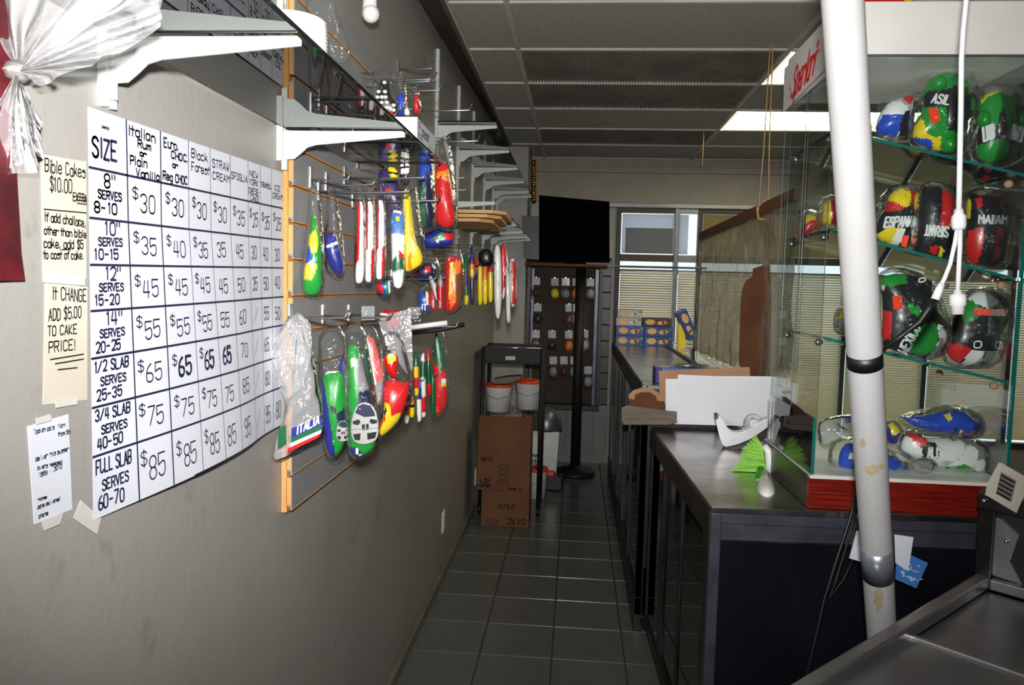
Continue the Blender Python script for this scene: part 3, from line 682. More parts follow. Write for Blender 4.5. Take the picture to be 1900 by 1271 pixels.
good('card_flap','grey paper card hanging across the red packs','card',800,535,2.35,0,[(795,512),(803,512),(812,556),(808,558),(797,520)],.003,'grey',wr=0)
for i,(x,y0,y1,c,regs) in enumerate(((865,470,567,'dgreen',[('yellow',548,570),('purple',505,530)]),(876,455,567,'purple',[('orange',490,515),('yellow',500,510)]),(891,485,567,'yellow',[('purple',455,494)]),(900,485,566,'orange',[('black',455,494),('yellow',520,566)]),(910,485,562,'yellow',[('red',485,505)]),(857,500,560,'green',[('yellow',520,530)]),(884,480,520,'red',[('flagblue',500,520)]))):
    good('striped_scarf',('green scarf with yellow tail','purple scarf with orange band','yellow scarf, first of the three yellow strips','orange and yellow scarf, middle strip','yellow scarf with red top, last of the yellow strips','thin green scarf with yellow band','short red scarf with blue end')[i]+' hanging under the wooden boards','scarf',x,520,3.0+.05*i,5,
      [(x-4,y0),(x+4,y0),(x+5,y1-10),(x+2,y1),(x-4,y1-2),(x-5,y0+40)],.03,c,[(m_,[(x-8,a),(x+8,a),(x+8,e),(x-8,e)]) for m_,a,e in regs],grp='scarves under the wooden boards')
good('black_pouch','black pouch hanging over the yellow scarves','pouch',903,478,3.1,5,[(888,462),(915,462),(916,494),(888,494)],.03,'black')
for i,(x,y0,y1,x2) in enumerate(((923,455,597,3),(951,480,575,-2))):
    good('pointed_scarf',('white pointed scarf, nearer of the two','white and red pointed scarf by the pier')[i],'scarf',x,520,3.35+.3*i,5,[(x-5,y0),(x+5,y0),(x+8,y0+60),(x+7,y1-22),(x+1,y1),(x-5,y1-20),(x-7,y0+40)],.02,'white',[] if i==0 else [('red',[(x-2,y0+5),(x+6,y0+5),(x+6,y1-10),(x-1,y1-10)])],grp='pointed scarves')
good('pointed_scarf','red scarf with white edge bending outward','scarf',935,500,3.45,5,[(930,450),(936,452),(943,480),(944,495),(936,520),(938,545),(932,560),(929,520),(928,470)],.02,'red',[('white',[(938,450),(946,480),(940,510),(934,512),(941,492),(939,478)]),('white',[(934,535),(942,530),(936,562),(930,560)])],grp='pointed scarves')
good('pointed_scarf','long dim grey scarf between the red scarves','scarf',941,560,3.6,5,[(938,500),(945,500),(948,590),(944,603),(939,590)],.02,'white',grp='pointed scarves')
# beaded packs above the shelf
T_=thing('bead_pack','black and white beaded pack in a clear bag above the near glass shelf','pack',on(715,180,PY(2.2)))
pl=PA(715,180,2.2,10)
b=NB()
for r,(y,xs_) in enumerate(((155,(714,)),(172,(703,715)),(182,(701,709,716)),(192,(700,709,718)),(202,(709,716,722)),(197,(731,)),(206,(731,)))):
    for x in xs_:
        p=on(x,y,pl);  bmesh.ops.create_uvsphere(b,u_segments=10,v_segments=6,radius=.0052,matrix=Matrix.Translation(p+pl[1]*.012)@Matrix.Scale(1.25,4,(1,0,0)))
fin('beads',b,'white',T_,smooth=True,kind='stuff')
inflate('backing',[(706,148),(720,146),(724,180),(736,190),(738,214),(704,212),(697,190),(702,165)],pl,.02,'black',(),T_)
inflate('clear_wrapper',[(690,130),(722,128),(730,170),(740,190),(740,216),(694,214),(690,180)],pl,.05,'bag_clear',(),T_,wr=.005,wf=30)
good('small_toy','bright blue small toy in a clear bag behind the white box','toy',744,190,2.25,5,[(737,172),(750,172),(751,214),(736,214)],.03,'blue',[('orange',[(741,163),(751,163),(751,172),(741,172)])],bag=[(732,132),(748,130),(756,170),(754,216),(733,216)])
good('small_toy','red tapered toy right of the bright blue one','toy',775,190,2.3,5,[(769,172),(776,172),(781,212),(766,210)],.03,'red',[('white',[(770,168),(776,168),(776,176),(770,176)])],bag=[(760,158),(776,156),(784,212),(762,214)])
good('small_toy','white rounded toy just above the white box','toy',757,208,2.22,5,[(750,202),(758,198),(762,214),(750,215)],.02,'white')
good('small_toy','small red toy at the corner of the white box','toy',726,212,2.1,5,[(720,208),(730,207),(732,214),(722,215)],.015,'red')
# lower row
def italia(T_,pl):
    slab('badge',[(541,795),(594,773),(600,790),(596,800),(540,828)],(pl[0]+pl[1]*.012,pl[1]),.004,'flagblue',T_)
    slab('badge_stripe',[(541,812),(597,788),(597,797),(540,822)],(pl[0]+pl[1]*.014,pl[1]),.002,'dgreen',T_)
    slab('badge_stripe',[(540,822),(597,797),(595,804),(538,830)],(pl[0]+pl[1]*.014,pl[1]),.002,'white',T_)
    slab('badge_stripe',[(534,832),(595,804),(590,812),(533,840)],(pl[0]+pl[1]*.014,pl[1]),.002,'red',T_)
    textpx(T_,'ITALIA',((550,806),(593,785),(551,791)),(pl[0]+pl[1]*.013,pl[1]),.002,'white',.1)
    slab('green_print',[(517,795),(530,788),(531,822),(515,832)],(pl[0]+pl[1]*.012,pl[1]),.004,'dgreen',T_)
pl=PA(560,700,1.66,12); T_=thing('plastic_bag','crumpled clear plastic bag with an ITALIA badge hanging over the orange wood edge','bag',pl[0])
inflate('film',[(548,578),(570,585),(582,640),(586,690),(600,760),(598,800),(560,835),(510,862),(502,840),(522,800),(532,740),(508,690),(500,640),(515,620),(525,600)],pl,.06,'bag_milky',(),T_,wr=.016,wf=22,n=96,rings=24,centre=(550,720))
fan('gathered_top',(552,580),[(500,640),(506,690),(530,740),(560,720),(580,650),(576,600)],(pl[0]+pl[1]*.03,pl[1]),.005,4,'bag_milky',T_)
italia(T_,(pl[0]+pl[1]*.03,pl[1]))
def carprint(x,y,s):
    def f(T_,pl):
        q=(pl[0]+pl[1]*.026,pl[1])
        inflate('printed_car',[(x-25*s,y+2*s),(x-22*s,y-14*s),(x-15*s,y-34*s),(x-4*s,y-40*s),(x+12*s,y-38*s),(x+22*s,y-24*s),(x+26*s,y-4*s),(x+27*s,y+20*s),(x+20*s,y+34*s),(x,y+40*s),(x-18*s,y+36*s),(x-25*s,y+22*s)],q,.006,'silver',(),T_,n=48,rings=6,soft=1)
        Q=lambda k:(q[0]+pl[1]*(.003+.001*k),q[1])
        slab('printed_windscreen',[(x-17*s,y-20*s),(x-12*s,y-32*s),(x-2*s,y-37*s),(x+11*s,y-34*s),(x+18*s,y-22*s),(x+20*s,y-14*s),(x,y-12*s)],Q(0),.003,'navy',T_)
        for nm,pp in (('printed_lamp',[(-22,-4),(-10,-8),(-7,-2),(-12,3),(-21,1)]),('printed_lamp',[(24,-6),(12,-9),(9,-4),(14,1),(23,-1)]),('printed_grille',[(-5,2),(1,1),(1,12),(-4,12)]),('printed_grille',[(3,1),(8,0),(8,11),(3,12)]),('printed_intake',[(-21,20),(-7,18),(-8,31),(-18,30)]),('printed_intake',[(5,18),(23,15),(20,27),(6,30)]),('printed_line',[(-24,10),(26,7),(26,9),(-24,12)])):
            slab(nm,[(x+u*s,y+v*s) for u,v in pp],Q(1),.003,'black' if nm!='printed_line' else 'grey',T_)
    return f
good('mirror_cover','blue and green flag car mirror cover pack in a clear bag, left one','pack',617,745,1.80,12,
  [(604,690),(614,688),(636,688),(642,740),(644,790),(638,830),(620,850),(606,840),(596,780),(594,710)],.05,'green',
  [('flagblue',[(590,700),(602,706),(612,760),(618,800),(622,856),(600,850),(590,760)]),('white',[(604,686),(628,684),(628,690),(602,694)]),('black',[(616,753),(626,753),(626,764),(616,762)]),('navy',[(626,765),(640,755),(640,780),(628,784)])],
  bag=[(592,606),(640,600),(646,690),(650,780),(642,836),(620,858),(602,842),(592,780),(590,680)],extra=carprint(636,800,.5))
good('flag_toy','deep blue and white banner pack between the two mirror cover packs','pack',637,740,1.85,12,
  [(634,660),(643,656),(646,720),(650,800),(654,846),(646,840),(638,780),(630,700),(628,675)],.03,'flagblue',[('white',[(636,768),(650,764),(650,770),(638,772)]),('white',[(640,792),(650,790),(656,830),(646,826)])])
good('mirror_cover','green flag car mirror cover pack with silver car print in a clear bag, right one','pack',672,740,1.78,10,
  [(645,640),(664,638),(676,690),(690,740),(700,790),(698,820),(688,838),(660,850),(648,830),(644,760),(643,690)],.05,'green',
  [('grey',[(666,638),(676,690),(690,735),(684,745),(668,740),(664,690)]),('white',[(652,666),(664,664),(664,678),(653,679)]),('navy',[(668,724),(690,722),(694,760),(662,764)]),('flagblue',[(646,828),(670,832),(668,852),(650,846)]),('white',[(660,828),(664,828),(672,850),(666,852)])],
  bag=[(642,600),(676,598),(690,680),(704,770),(704,830),(690,846),(658,858),(644,836),(640,740),(640,650)],extra=carprint(676,786,1.0))
good('flag_pack','teal and pale red striped pack in a clear bag behind the silver car print','pack',694,680,1.95,8,
  [(672,632),(690,622),(698,640),(710,690),(712,720),(706,760),(696,740),(680,700)],.03,'pinkred',[('teal',[(668,630),(680,628),(696,715),(684,712)]),('white',[(680,628),(684,626),(700,712),(696,715)]),('grey',[(696,712),(716,700),(716,770),(700,762)])],
  bag=[(668,600),(694,598),(712,660),(718,730),(712,790),(700,800),(690,720)])
good('flag_pack','large red and yellow flag pack with a clear top bag','pack',732,740,1.98,8,
  [(708,720),(722,700),(752,712),(762,700),(758,740),(744,775),(722,800),(704,812),(702,780),(712,755)],.06,'red',
  [('yellow',[(716,742),(726,748),(728,770),(744,762),(744,780),(722,804),(700,814),(702,796),(718,776)]),('black',[(702,760),(716,748),(720,762),(706,782)])],
  bag=[(704,618),(742,612),(756,660),(766,700),(764,740),(748,785),(718,812),(700,820),(698,760),(704,700)],bagt=.09)
good('football_boot','small red toy boot with shield badge in front of the red and yellow pack','toy',724,680,1.9,8,
  [(710,665),(722,654),(736,656),(740,668),(736,690),(738,702),(728,700),(716,688)],.04,'red',[('yellow',[(716,652),(734,650),(736,668),(722,674)]),('black',[(710,680),(728,698),(724,704),(708,686)]),('white',[(722,656),(730,656),(730,664),(722,664)])])
slab('clear_sheet',[(700,590),(762,572),(766,680),(760,700),(716,640)],PA(735,620,2.05,10),.002,'bag_milky',label='stiff clear header sheet behind the toy boot',cat='sheet')
good('flag_pack','red white and green printed pack tucked under the lower hooks','pack',728,595,2.2,8,[(700,578),(740,572),(746,600),(730,612),(706,600)],.03,'red',[('white',[(706,580),(720,582),(716,596),(706,594)]),('dgreen',[(700,600),(716,600),(712,612),(700,610)])])
T_=thing('elastic_bundle','white bundled strip lying along the lower far hook','strip',on(800,600,PY(2.4)))
b=NB(); tube(b,[on(x,y,PY(2.35)) for x,y in ((760,608),(790,604),(830,599))],.008,8); fin('bundle',b,'white_plastic',T_)
b=NB(); tube(b,[on(x,y,PY(2.36)) for x,y in ((762,618),(800,614),(836,608),(862,602))],.007,8); fin('dark_strip',b,'black_rubber',T_)
for i,(x,y0,y1,c,regs) in enumerate(((754,740,786,'red',[('white',770,790)]),(764,735,775,'yellow',[('orange',735,750),('black',750,755)]),(772,655,735,'yellow',[('dgreen',655,680),('red',700,720)]),(777,700,783,'lightblue',[('white',740,784),('flagblue',720,740)]),(785,655,775,'white',[('dgreen',670,700),('red',735,765)]),(795,648,735,'dgreen',[('red',648,668),('red',712,735)]),(803,690,772,'dgreen',[]))):
    good('narrow_scarf',('short red pack','yellow and orange pack','yellow green and red strip','light blue and white strip','white strip with green and red bands','dark green strip with red ends','dark green long strip')[i]+' in the lower right bundle','scarf',x,700,2.35+.04*i,5,
      [(x-4,y0),(x+4,y0),(x+6,y1-10),(x+3,y1),(x-3,y1),(x-5,y0+30)],.025,c,[(m_,[(x-8,a),(x+8,a),(x+8,e),(x-8,e)]) for m_,a,e in regs],grp='narrow scarves in the lower bundle')
good('flag_scarf','red and dark green flag scarf with a round crest, rightmost of the lower row','scarf',818,700,2.7,5,
  [(806,612),(814,620),(824,650),(828,690),(830,745),(820,765),(808,772),(803,740),(803,680)],.03,'red',[('dgreen',[(800,605),(818,612),(832,680),(820,690),(806,672)]),('dgreen',[(800,670),(804,680),(806,772),(800,772)]),('white',[(820,702),(828,702),(828,710),(820,710)]),('yellow',[(820,710),(828,710),(828,716),(820,716)])],
  bag=[(802,600),(822,604),(834,680),(834,750),(820,772),(804,778),(800,690)])
# ---- the big clear bag near the camera
pl=PA(60,130,.86,20); T_=thing('plastic_bag','large clear plastic bag tied in a knot at the upper left corner','bag',pl[0])
fan('flared_top',(34,128),[(-30,40),(-10,-30),(60,-40),(140,-40),(220,-40),(300,-30),(302,20),(272,50),(235,80)],pl,.012,7,'bag_milky',T_,3,40)
fan('flared_side',(38,132),[(150,-30),(235,-10),(296,10),(300,50),(230,92),(170,118),(120,140),(70,158)],(pl[0]+pl[1]*.012,pl[1]),.009,5,'bag_milky',T_,5,34)
fan('tail',(32,138),[(-60,230),(-50,330),(20,325),(68,318),(80,276),(72,216)],pl,.010,5,'bag_milky',T_,8,34)
fan('tail_fold',(30,138),[(-60,260),(-40,310),(10,318),(40,300),(52,240)],(pl[0]+pl[1]*.012,pl[1]),.008,4,'bag_milky',T_,9,30)
b=NB(); p=on(32,132,pl); lathe(b,[(.004,-.012),(.012,-.008),(.015,0),(.012,.008),(.004,.012)],p,14); fin('knot',b,'bag_milky',T_)
b=NB(); lathe(b,[(.0125,-.003),(.0155,0),(.0125,.003)],p,14); fin('tie',b,'cardboard_tan',T_)
# wall outlets
for (x,y,l) in ((822,967,'small white wall outlet low on the left wall'),(882,884,'white wall outlet beside the cardboard boxes')):
    p=on(x,y,PX(W)); t=thing('wall_outlet',l,'outlet',p)
    bx('plate',W,W+.006,p.y-.035,p.y+.035,p.z-.057,p.z+.057,'white_plastic',t); bx('socket',W+.006,W+.008,p.y-.016,p.y+.016,p.z+.008,p.z+.04,'cream_paper',t); bx('socket',W+.006,W+.008,p.y-.016,p.y+.016,p.z-.04,p.z-.008,'cream_paper',t)
# ================================================================== COUNTERS
def frame(o,ang):
    c,s=math.cos(ang),math.sin(ang)
    return lambda u,v,z: Vector((o[0]+u*c-v*s, o[1]+u*s+v*c, z))
def rbox(bm,fr,u0,u1,v0,v1,z0,z1,mi=0,bev=0):
    n=len(bm.verts); b2=NB(); box(b2,u0,u1,v0,v1,z0,z1,mi,bev)
    for v in b2.verts: v.co=fr(v.co.x,v.co.y,v.co.z)
    me=bpy.data.meshes.new('t'); b2.to_mesh(me); b2.free(); bm.from_mesh(me); bpy.data.meshes.remove(me); return bm
def rb(name,fr,u0,u1,v0,v1,z0,z1,m,parent,bev=.002,**k): return fin(name,rbox(NB(),fr,u0,u1,v0,v1,z0,z1,0,bev),m,parent,**k)
fr=frame((.394,2.15),.0375)
cn=thing('service_counter','low stainless topped counter with black end panel, nearest the camera','counter',(.8,2.8,0))
LN=1.26
rb('worktop',fr,0,.95,0,LN,.935,.95,'counter_top',cn,.003)
rb('top_edge',fr,0,.95,-.004,.010,.935,.953,'chrome',cn,.002)
rb('end_panel',fr,.02,.93,.004,.02,.06,.86,'black_gloss',cn,.0)
b=NB(); rbox(b,fr,0,.03,0,.03,.05,.935,0,.003); rbox(b,fr,.92,.95,0,.03,.05,.935,0,.003); rbox(b,fr,.03,.92,0,.012,.905,.935,0,.002); rbox(b,fr,.03,.92,0,.012,.05,.08,0,.002)
fin('end_frame',b,'band_steel',cn)
rb('steel_band',fr,.03,.92,.001,.014,.862,.904,'band_steel',cn,.001)
rb('band_edge',fr,.03,.92,-.002,.001,.858,.863,'chrome',cn,0)
rb('fascia',fr,-.004,.02,.012,LN,.86,.935,'black_frame',cn,.002)
rb('kick_panel',fr,.03,.93,.03,LN,.0,.06,'black_matte',cn,0)
rb('bottom_rail',fr,0,.03,.03,LN,.05,.11,'black_frame',cn)
rb('back_panel',fr,.90,.93,.03,LN,.06,.93,'black_matte',cn,0)
for v in (.03,.44,.84,1.215): rb('door_post',fr,0,.022,v,v+.035,.11,.86,'black_frame',cn)
for i,(v0,v1,u) in enumerate(((.06,.46,.006),(.44,.86,.013),(.84,1.23,.006))):
    d=rb('glass_door',fr,u,u+.004,v0,v1,.11,.86,'door_glass',cn,0)
    rb('door_pull',fr,u-.006,u,v0+.01,v0+.03,.42,.56,'black_frame',d)
rb('inner_shelf',fr,.04,.9,.03,LN,.48,.49,'stainless_dark',cn,0)
rb('inner_back',fr,.5,.51,.03,LN,.06,.92,'stainless_dark',cn,0)
# taller refrigerated case
ZD=1.13
dc=thing('deli_case','taller refrigerated counter with curved glass front running back to the shop window','deli case',(.8,4.8,0))
fr2=frame((.308,3.44),.0)
LD=2.95
rb('service_top',fr2,0,.37,0,LD,ZD-.02,ZD,'counter_top',dc,.003)
rb('top_divider',fr2,.37,.395,0,LD,ZD-.02,ZD+.012,'black_frame',dc,.003)
b=NB()
for i in range(6):
    pass
prof=[(.395,ZD-.004),(.52,ZD-.006),(.62,ZD-.03),(.70,ZD-.09),(.75,ZD-.2),(.78,ZD-.42)]
for (a,z0),(c,z1) in zip(prof,prof[1:]):
    f=b.faces.new([b.verts.new(fr2(*p)) for p in ((a,0,z0),(c,0,z1),(c,LD,z1),(a,LD,z0))]); f.smooth=True
bmesh.ops.remove_doubles(b,verts=b.verts[:],dist=1e-5); fin('curved_glass',b,'glass_shelf',dc)
rb('glass_clip',fr2,.40,.64,.0,.012,ZD-.016,ZD,'chrome',dc); rb('glass_clip',fr2,.40,.64,LD-.012,LD,ZD-.016,ZD,'chrome',dc)
rb('front_panel',fr2,.74,.80,0,LD,.08,ZD-.42,'stainless_dark',dc); rb('body_back',fr2,.03,.06,0,LD,.06,.30,'black_frame',dc); rb('kick_panel',fr2,.04,.76,.02,LD-.02,0,.08,'black_matte',dc)
rb('case_floor',fr2,.05,.75,0,LD,.55,.58,'case_cream',dc,0); rb('end_panel',fr2,.0,.40,0,.02,.08,ZD-.02,'black_frame',dc,0); rb('end_panel',fr2,.40,.76,0,.02,.08,ZD-.43,'black_frame',dc,0); rb('end_panel',fr2,.03,.76,LD-.02,LD,.08,ZD-.43,'black_frame',dc,0)
rb('upper_rail',fr2,-.004,.03,0,LD,ZD-.10,ZD-.02,'black_frame',dc); rb('lower_rail',fr2,-.004,.03,0,LD,.0,.16,'black_frame',dc)
for k in range(6): rb('door_post',fr2,-.002,.03,k*.583,k*.583+.035,.16,ZD-.10,'black_frame',dc)
for k in range(5):
    d=rb('sliding_door',fr2,.006+.007*(k%2),.011+.007*(k%2),k*.583+.03,k*.583+.59,.16,ZD-.10,'door_glass',dc,0)
    rb('door_pull',fr2,-.004,.006,k*.583+.06,k*.583+.08,.6,.8,'black_frame',d)
rb('corner_cap',fr2,-.008,.02,-.012,.03,ZD-.05,ZD+.004,'chrome',dc,.006)
# pastry boxes
def pbox(x0,x1,z0,h,y,base,label,print_=True,tilt=0,yy=.22):
    t=thing('pastry_box',label,'box',((x0+x1)/2,y,z0),'pastry boxes stacked at the far end of the deli case')
    b=NB(); box(b,x0,x1,y,y+yy,z0,z0+h-.002,0,.001)
    o=fin('carton',b,base,t)
    w_=x1-x0
    def ell(cx,cz,rx,rz,m,nm):
        b=NB(); prism(b,[(cx+rx*math.cos(a),y-.0008,cz+rz*math.sin(a)) for a in [2*math.pi*k/16 for k in range(16)]],(0,.001,0)); return fin(nm,b,m,t)
    parts=[ell(x0+w_*.26,z0+h*.5,w_*.17,h*.32,'oval_tan','label_oval'),ell(x0+w_*.62,z0+h*.42,w_*.12,h*.22,'oval_tan' if base!='pastry_grey' else 'paper','printed_pastry'),ell(x0+w_*.76,z0+h*.5,w_*.09,h*.2,'orange_wood' if base!='pastry_grey' else 'silver','printed_pastry')]
    if base!='pastry_brown': parts.append(ell(x0+w_*.91,z0+h*.75,w_*.06,h*.16,'green','green_mark'))
    if tilt:
        c=Vector((x0,y,z0)); Rm=Matrix.Translation(c)@Matrix.Rotation(tilt,4,'Y')@Matrix.Translation(-c)
        for q in [o]+parts: q.data.transform(Rm)
    return t
y=5.86; hx=.0745
pbox(.305,.515,ZD,hx,y,'pastry_blue','blue pastry box with tan oval, bottom left of the stack')
pbox(.52,.73,ZD,hx,y+.01,'pastry_blue','blue pastry box with tan oval, bottom right of the stack')
pbox(.308,.517,ZD+hx,hx,y,'pastry_blue','blue pastry box with tan oval, second row left')
pbox(.522,.73,ZD+hx,hx,y+.01,'pastry_blue','blue pastry box with tan oval, second row right')
pbox(.305,.495,ZD+2*hx,hx*.82,y,'pastry_grey','pale grey pastry box, lower of the two pale boxes')
pbox(.312,.50,ZD+2.82*hx,hx*.82,y,'pastry_grey','pale grey pastry box topping the stack')
pbox(.505,.72,ZD+2*hx,hx*.85,y+.01,'pastry_brown','dark brown pastry box on the right side of the stack')
t=pbox(.755,.985,1.385,.075,y-.02,'pastry_blue','blue pastry box tilted against the right side of the stack',tilt=1.13)
slab('yellow_packet',[(1258,648),(1258,610),(1262,600),(1270,618),(1274,642),(1264,648)],PY(5.78),.03,'yellow',label='yellow packet leaning in front of the tilted blue box',cat='packet')
# ---- glass ledge with the television
bx('glass_shelf',.22,1.05,6.4,6.62,1.735,1.748,'teal_edge',None,.002,label='green edged glass shelf across the shop window',cat='shelf')
# ================================================================== BACK LEFT
tv=thing('television','black flat television above the dark display rack','television',(0,6.3,1.78))
p0=on(1003,364,PY(6.3)); p1=on(1130,484,PY(6.3))
slab('screen_body',[(1000,362),(1131,374),(1131,486),(1000,484)],PY(6.3),.06,'tv_black',tv)
slab('screen',[(1004,368),(1127,379),(1127,480),(1004,478)],PY(6.297),.002,'tv_black',tv)
slab('stand',[(1055,484),(1080,484),(1090,490),(1045,490)],PY(6.29),.1,'tv_black',tv)
slab('speaker_box',[(968,400),(1000,402),(1000,482),(972,480)],PY(6.25),.12,'black_frame',label='dark box behind the bracket tips left of the television',cat='box')
rz=on(1050,490,PY(6.25)).z
bx('wooden_shelf',-.42,.24,6.15,6.75,rz-.02,rz,'cardboard_dark',None,.003,label='brown wooden shelf under the television',cat='shelf')
rk=thing('display_rack','dark upright display rack with packets of sweets under the television','rack',(-.1,6.6,0))
for x in (-.42,.19): bx('upright',x,x+.03,6.55,6.60,.52,rz-.02,'black_frame',rk)
bx('side_strip',.155,.185,6.56,6.585,.56,rz-.03,'band_steel',rk); bx('side_strip',-.385,-.36,6.56,6.585,.56,rz-.03,'band_steel',rk)
bx('back_board',-.40,.2,6.62,6.635,.52,rz-.02,'pegboard',rk); bx('base_board',-.42,.22,6.5,6.63,.52,.56,'brown_frame',rk)
k=0
TG=[(135,200,.4),(268,205,.8),(345,205,.45),(420,205,.95),(522,208,1),(145,388,.6),(370,390,.7),(415,390,.6),(132,577,.8),(248,578,.8),(367,580,1),(480,575,.4),(257,765,.8),(332,765,.8),(405,765,.6),(505,835,.8)]
cols=['pegboard','yellow','grey','orange','grey','black','brownpad','grey','grey','black','orange','silver','grey','maroon','silver','silver']
rowsn=['top row','top row','top row','top row','top row','second row','second row','second row','third row','third row','third row','third row','bottom row','bottom row','bottom row','bottom row']
ordn=['first','second','third','fourth','fifth','first','second','third','first','second','third','fourth','first','second','third','fourth']
for (cx,cy,br),c,rn,od in zip(TG,cols,rowsn,ordn):
    x=960+cx/3.85; y=470+cy/3.85; pl=PY(6.53); p=on(x,y,pl)
    t=thing('sweet_packet','sweet packet with white tag, %s from left, %s of the dark rack'%(od,rn),'packet',p,'sweet packets on the dark rack')
    slab('tag',[(x-7,y-7),(x+7,y-7),(x+7,y+7),(x-7,y+7)],pl,.003,'paper' if br>.55 else 'grey',t)
    inflate('contents',[(x-7,y+12),(x+7,y+12),(x+8,y+30),(x-8,y+30)],pl,.05,c,(),t,n=20,rings=5)
    inflate('clear_wrapper',[(x-9,y+6),(x+9,y+6),(x+10,y+36),(x-10,y+36)],pl,.07,'bag_clear',(),t,wr=.01,n=24,rings=6)
    fin('peg',tube(NB(),[(p.x,6.63,p.z+.035),(p.x,6.5,p.z+.035)],.004,6),'chrome',t)
# stanchion
st=thing('pole_stand','tall black pole on a round black base in front of the dark rack','stand',(.04,6.3,0))
fin('pole',tube(NB(),[(.035,6.35,.05),(.03,6.35,rz-.03)],.042,14),'black_matte',st)
fin('base',lathe(NB(),[(.16,0),(.165,.02),(.15,.045),(.06,.07),(.045,.09)],(.035,6.35,0.001),28),'black_matte',st)
# bin with a dome lid
p=on(1018,845,PZ(0)); bn=thing('waste_bin','white bin with grey dome lid standing below the dark rack','bin',(-.17,6.1,0))
b=NB(); prism(b,[(-.30,6.0,.0),(-.12,6.0,0),(-.10,6.0,.42),(-.31,6.0,.42)],(0,.2,0)); fin('body',b,'white_plastic',bn)
b=NB(); lathe(b,[(.125,.42),(.128,.44),(.12,.50),(.095,.56),(.05,.6),(.005,.612)],(-.205,6.1,0),20); fin('dome_lid',b,'alu',bn)
# floor things around the bin
t=thing('dustpan','black tray with red handle piece on the floor beside the bin','dustpan',(-.16,5.85,0)); bx('pan',-.22,-.06,5.80,5.95,.001,.11,'black_rubber',t,.01); bx('grip',-.19,-.12,5.78,5.82,.112,.16,'red',t,.01)
t=thing('spray_bottle','small white bottle with red cap standing in the black tray corner','bottle',(-.24,5.62,0)); fin('body',lathe(NB(),[(.028,0),(.03,.05),(.03,.14),(.014,.19),(.012,.21)],(-.245,5.6,.001),16),'white_plastic',t); fin('cap',lathe(NB(),[(.014,.205),(.016,.21),(.014,.25),(.004,.255)],(-.245,5.6,.001),12),'red',t)
# buckets
def bucket(x,y,z,r,h,label):
    t=thing('bucket',label,'bucket',(x,y,z),'white buckets with orange lids')
    fin('tub',lathe(NB(),[(r*.86,0),(r*.98,h*.86),(r*1.02,h*.88),(r*1.0,h*.93)],(x,y,z),28),'white_plastic',t)
    fin('lid',lathe(NB(),[(r*1.05,h*.90),(r*1.07,h*.93),(r*1.05,h),(r*.98,h*1.01),(r*.94,h*.98),(.001,h*.98)],(x,y,z),28),'orange_lid',t)
    fin('handle',tube(NB(),[(x-r*1.05,y,z+h*.82),(x-r*.8,y-r*.8,z+h*.6),(x,y-r*1.1,z+h*.5),(x+r*.8,y-r*.8,z+h*.6),(x+r*1.05,y,z+h*.82)],.002,6),'wire',t)
# cart
ct=thing('shelf_cart','black wheeled wire shelf cart behind the cardboard boxes','cart',(-.43,5.3,0))
cx0,cx1,cy0,cy1=-.61,-.215,5.12,5.5
zt=on(945,645,PY(5.12)).z
for x in (cx0,cx1):
    for y in (cy0,cy1):
        fin('post',tube(NB(),[(x,y,.07),(x,y,zt)],.013,8),'black_matte',ct); fin('wheel',lathe(NB(),[(.03,-.012),(.035,0),(.03,.012)],(x,y,.036),14,ax='x'),'black_rubber',ct)
bx('top_tray',cx0,cx1,cy0,cy1,zt-.11,zt-.10,'black_matte',ct)
for (a,c,d_,e) in ((cx0,cx1,cy0,cy0+.01),(cx0,cx1,cy1-.01,cy1),(cx0,cx0+.01,cy0,cy1),(cx1-.01,cx1,cy0,cy1)): bx('tray_side',a,c,d_,e,zt-.10,zt,'black_matte',ct)
fin('tray_rim',tube(NB(),[(cx0,cy0-.004,zt),(cx1,cy0-.004,zt)],.005,6),'chrome',ct)
slab('tag',[(938,661),(956,661),(956,668),(938,668)],PY(cy0-.003),.002,'paper',ct)
zs=on(935,763,PY(5.2)).z
for zz in (zs,.35):
    b=NB()
    for k in range(12): tube(b,[(cx0+.02+k*.034,cy0,zz-.004),(cx0+.02+k*.034,cy1,zz-.004)],.002,5)
    for y in (cy0,(cy0+cy1)/2,cy1): tube(b,[(cx0,y,zz-.009),(cx1,y,zz-.009)],.004,5)
    fin('wire_shelf',b,'wire',ct,kind='stuff')
bucket(-.51,5.22,zs,.092,.185,'white bucket with orange lid on the cart shelf, left and nearer one')
bucket(-.315,5.37,zs,.092,.20,'white bucket with orange lid on the cart shelf, right one')
bucket(-.25,5.0-.0+.62,.001,.08,.22,'white bucket with orange lid on the floor behind the cardboard boxes')
slab('flat_carton',[(916,704),(938,700),(966,698),(966,704),(940,712),(916,712)],PY(5.15),.12,'cardboard_grey',label='small flat carton lying on the left bucket lid',cat='box')
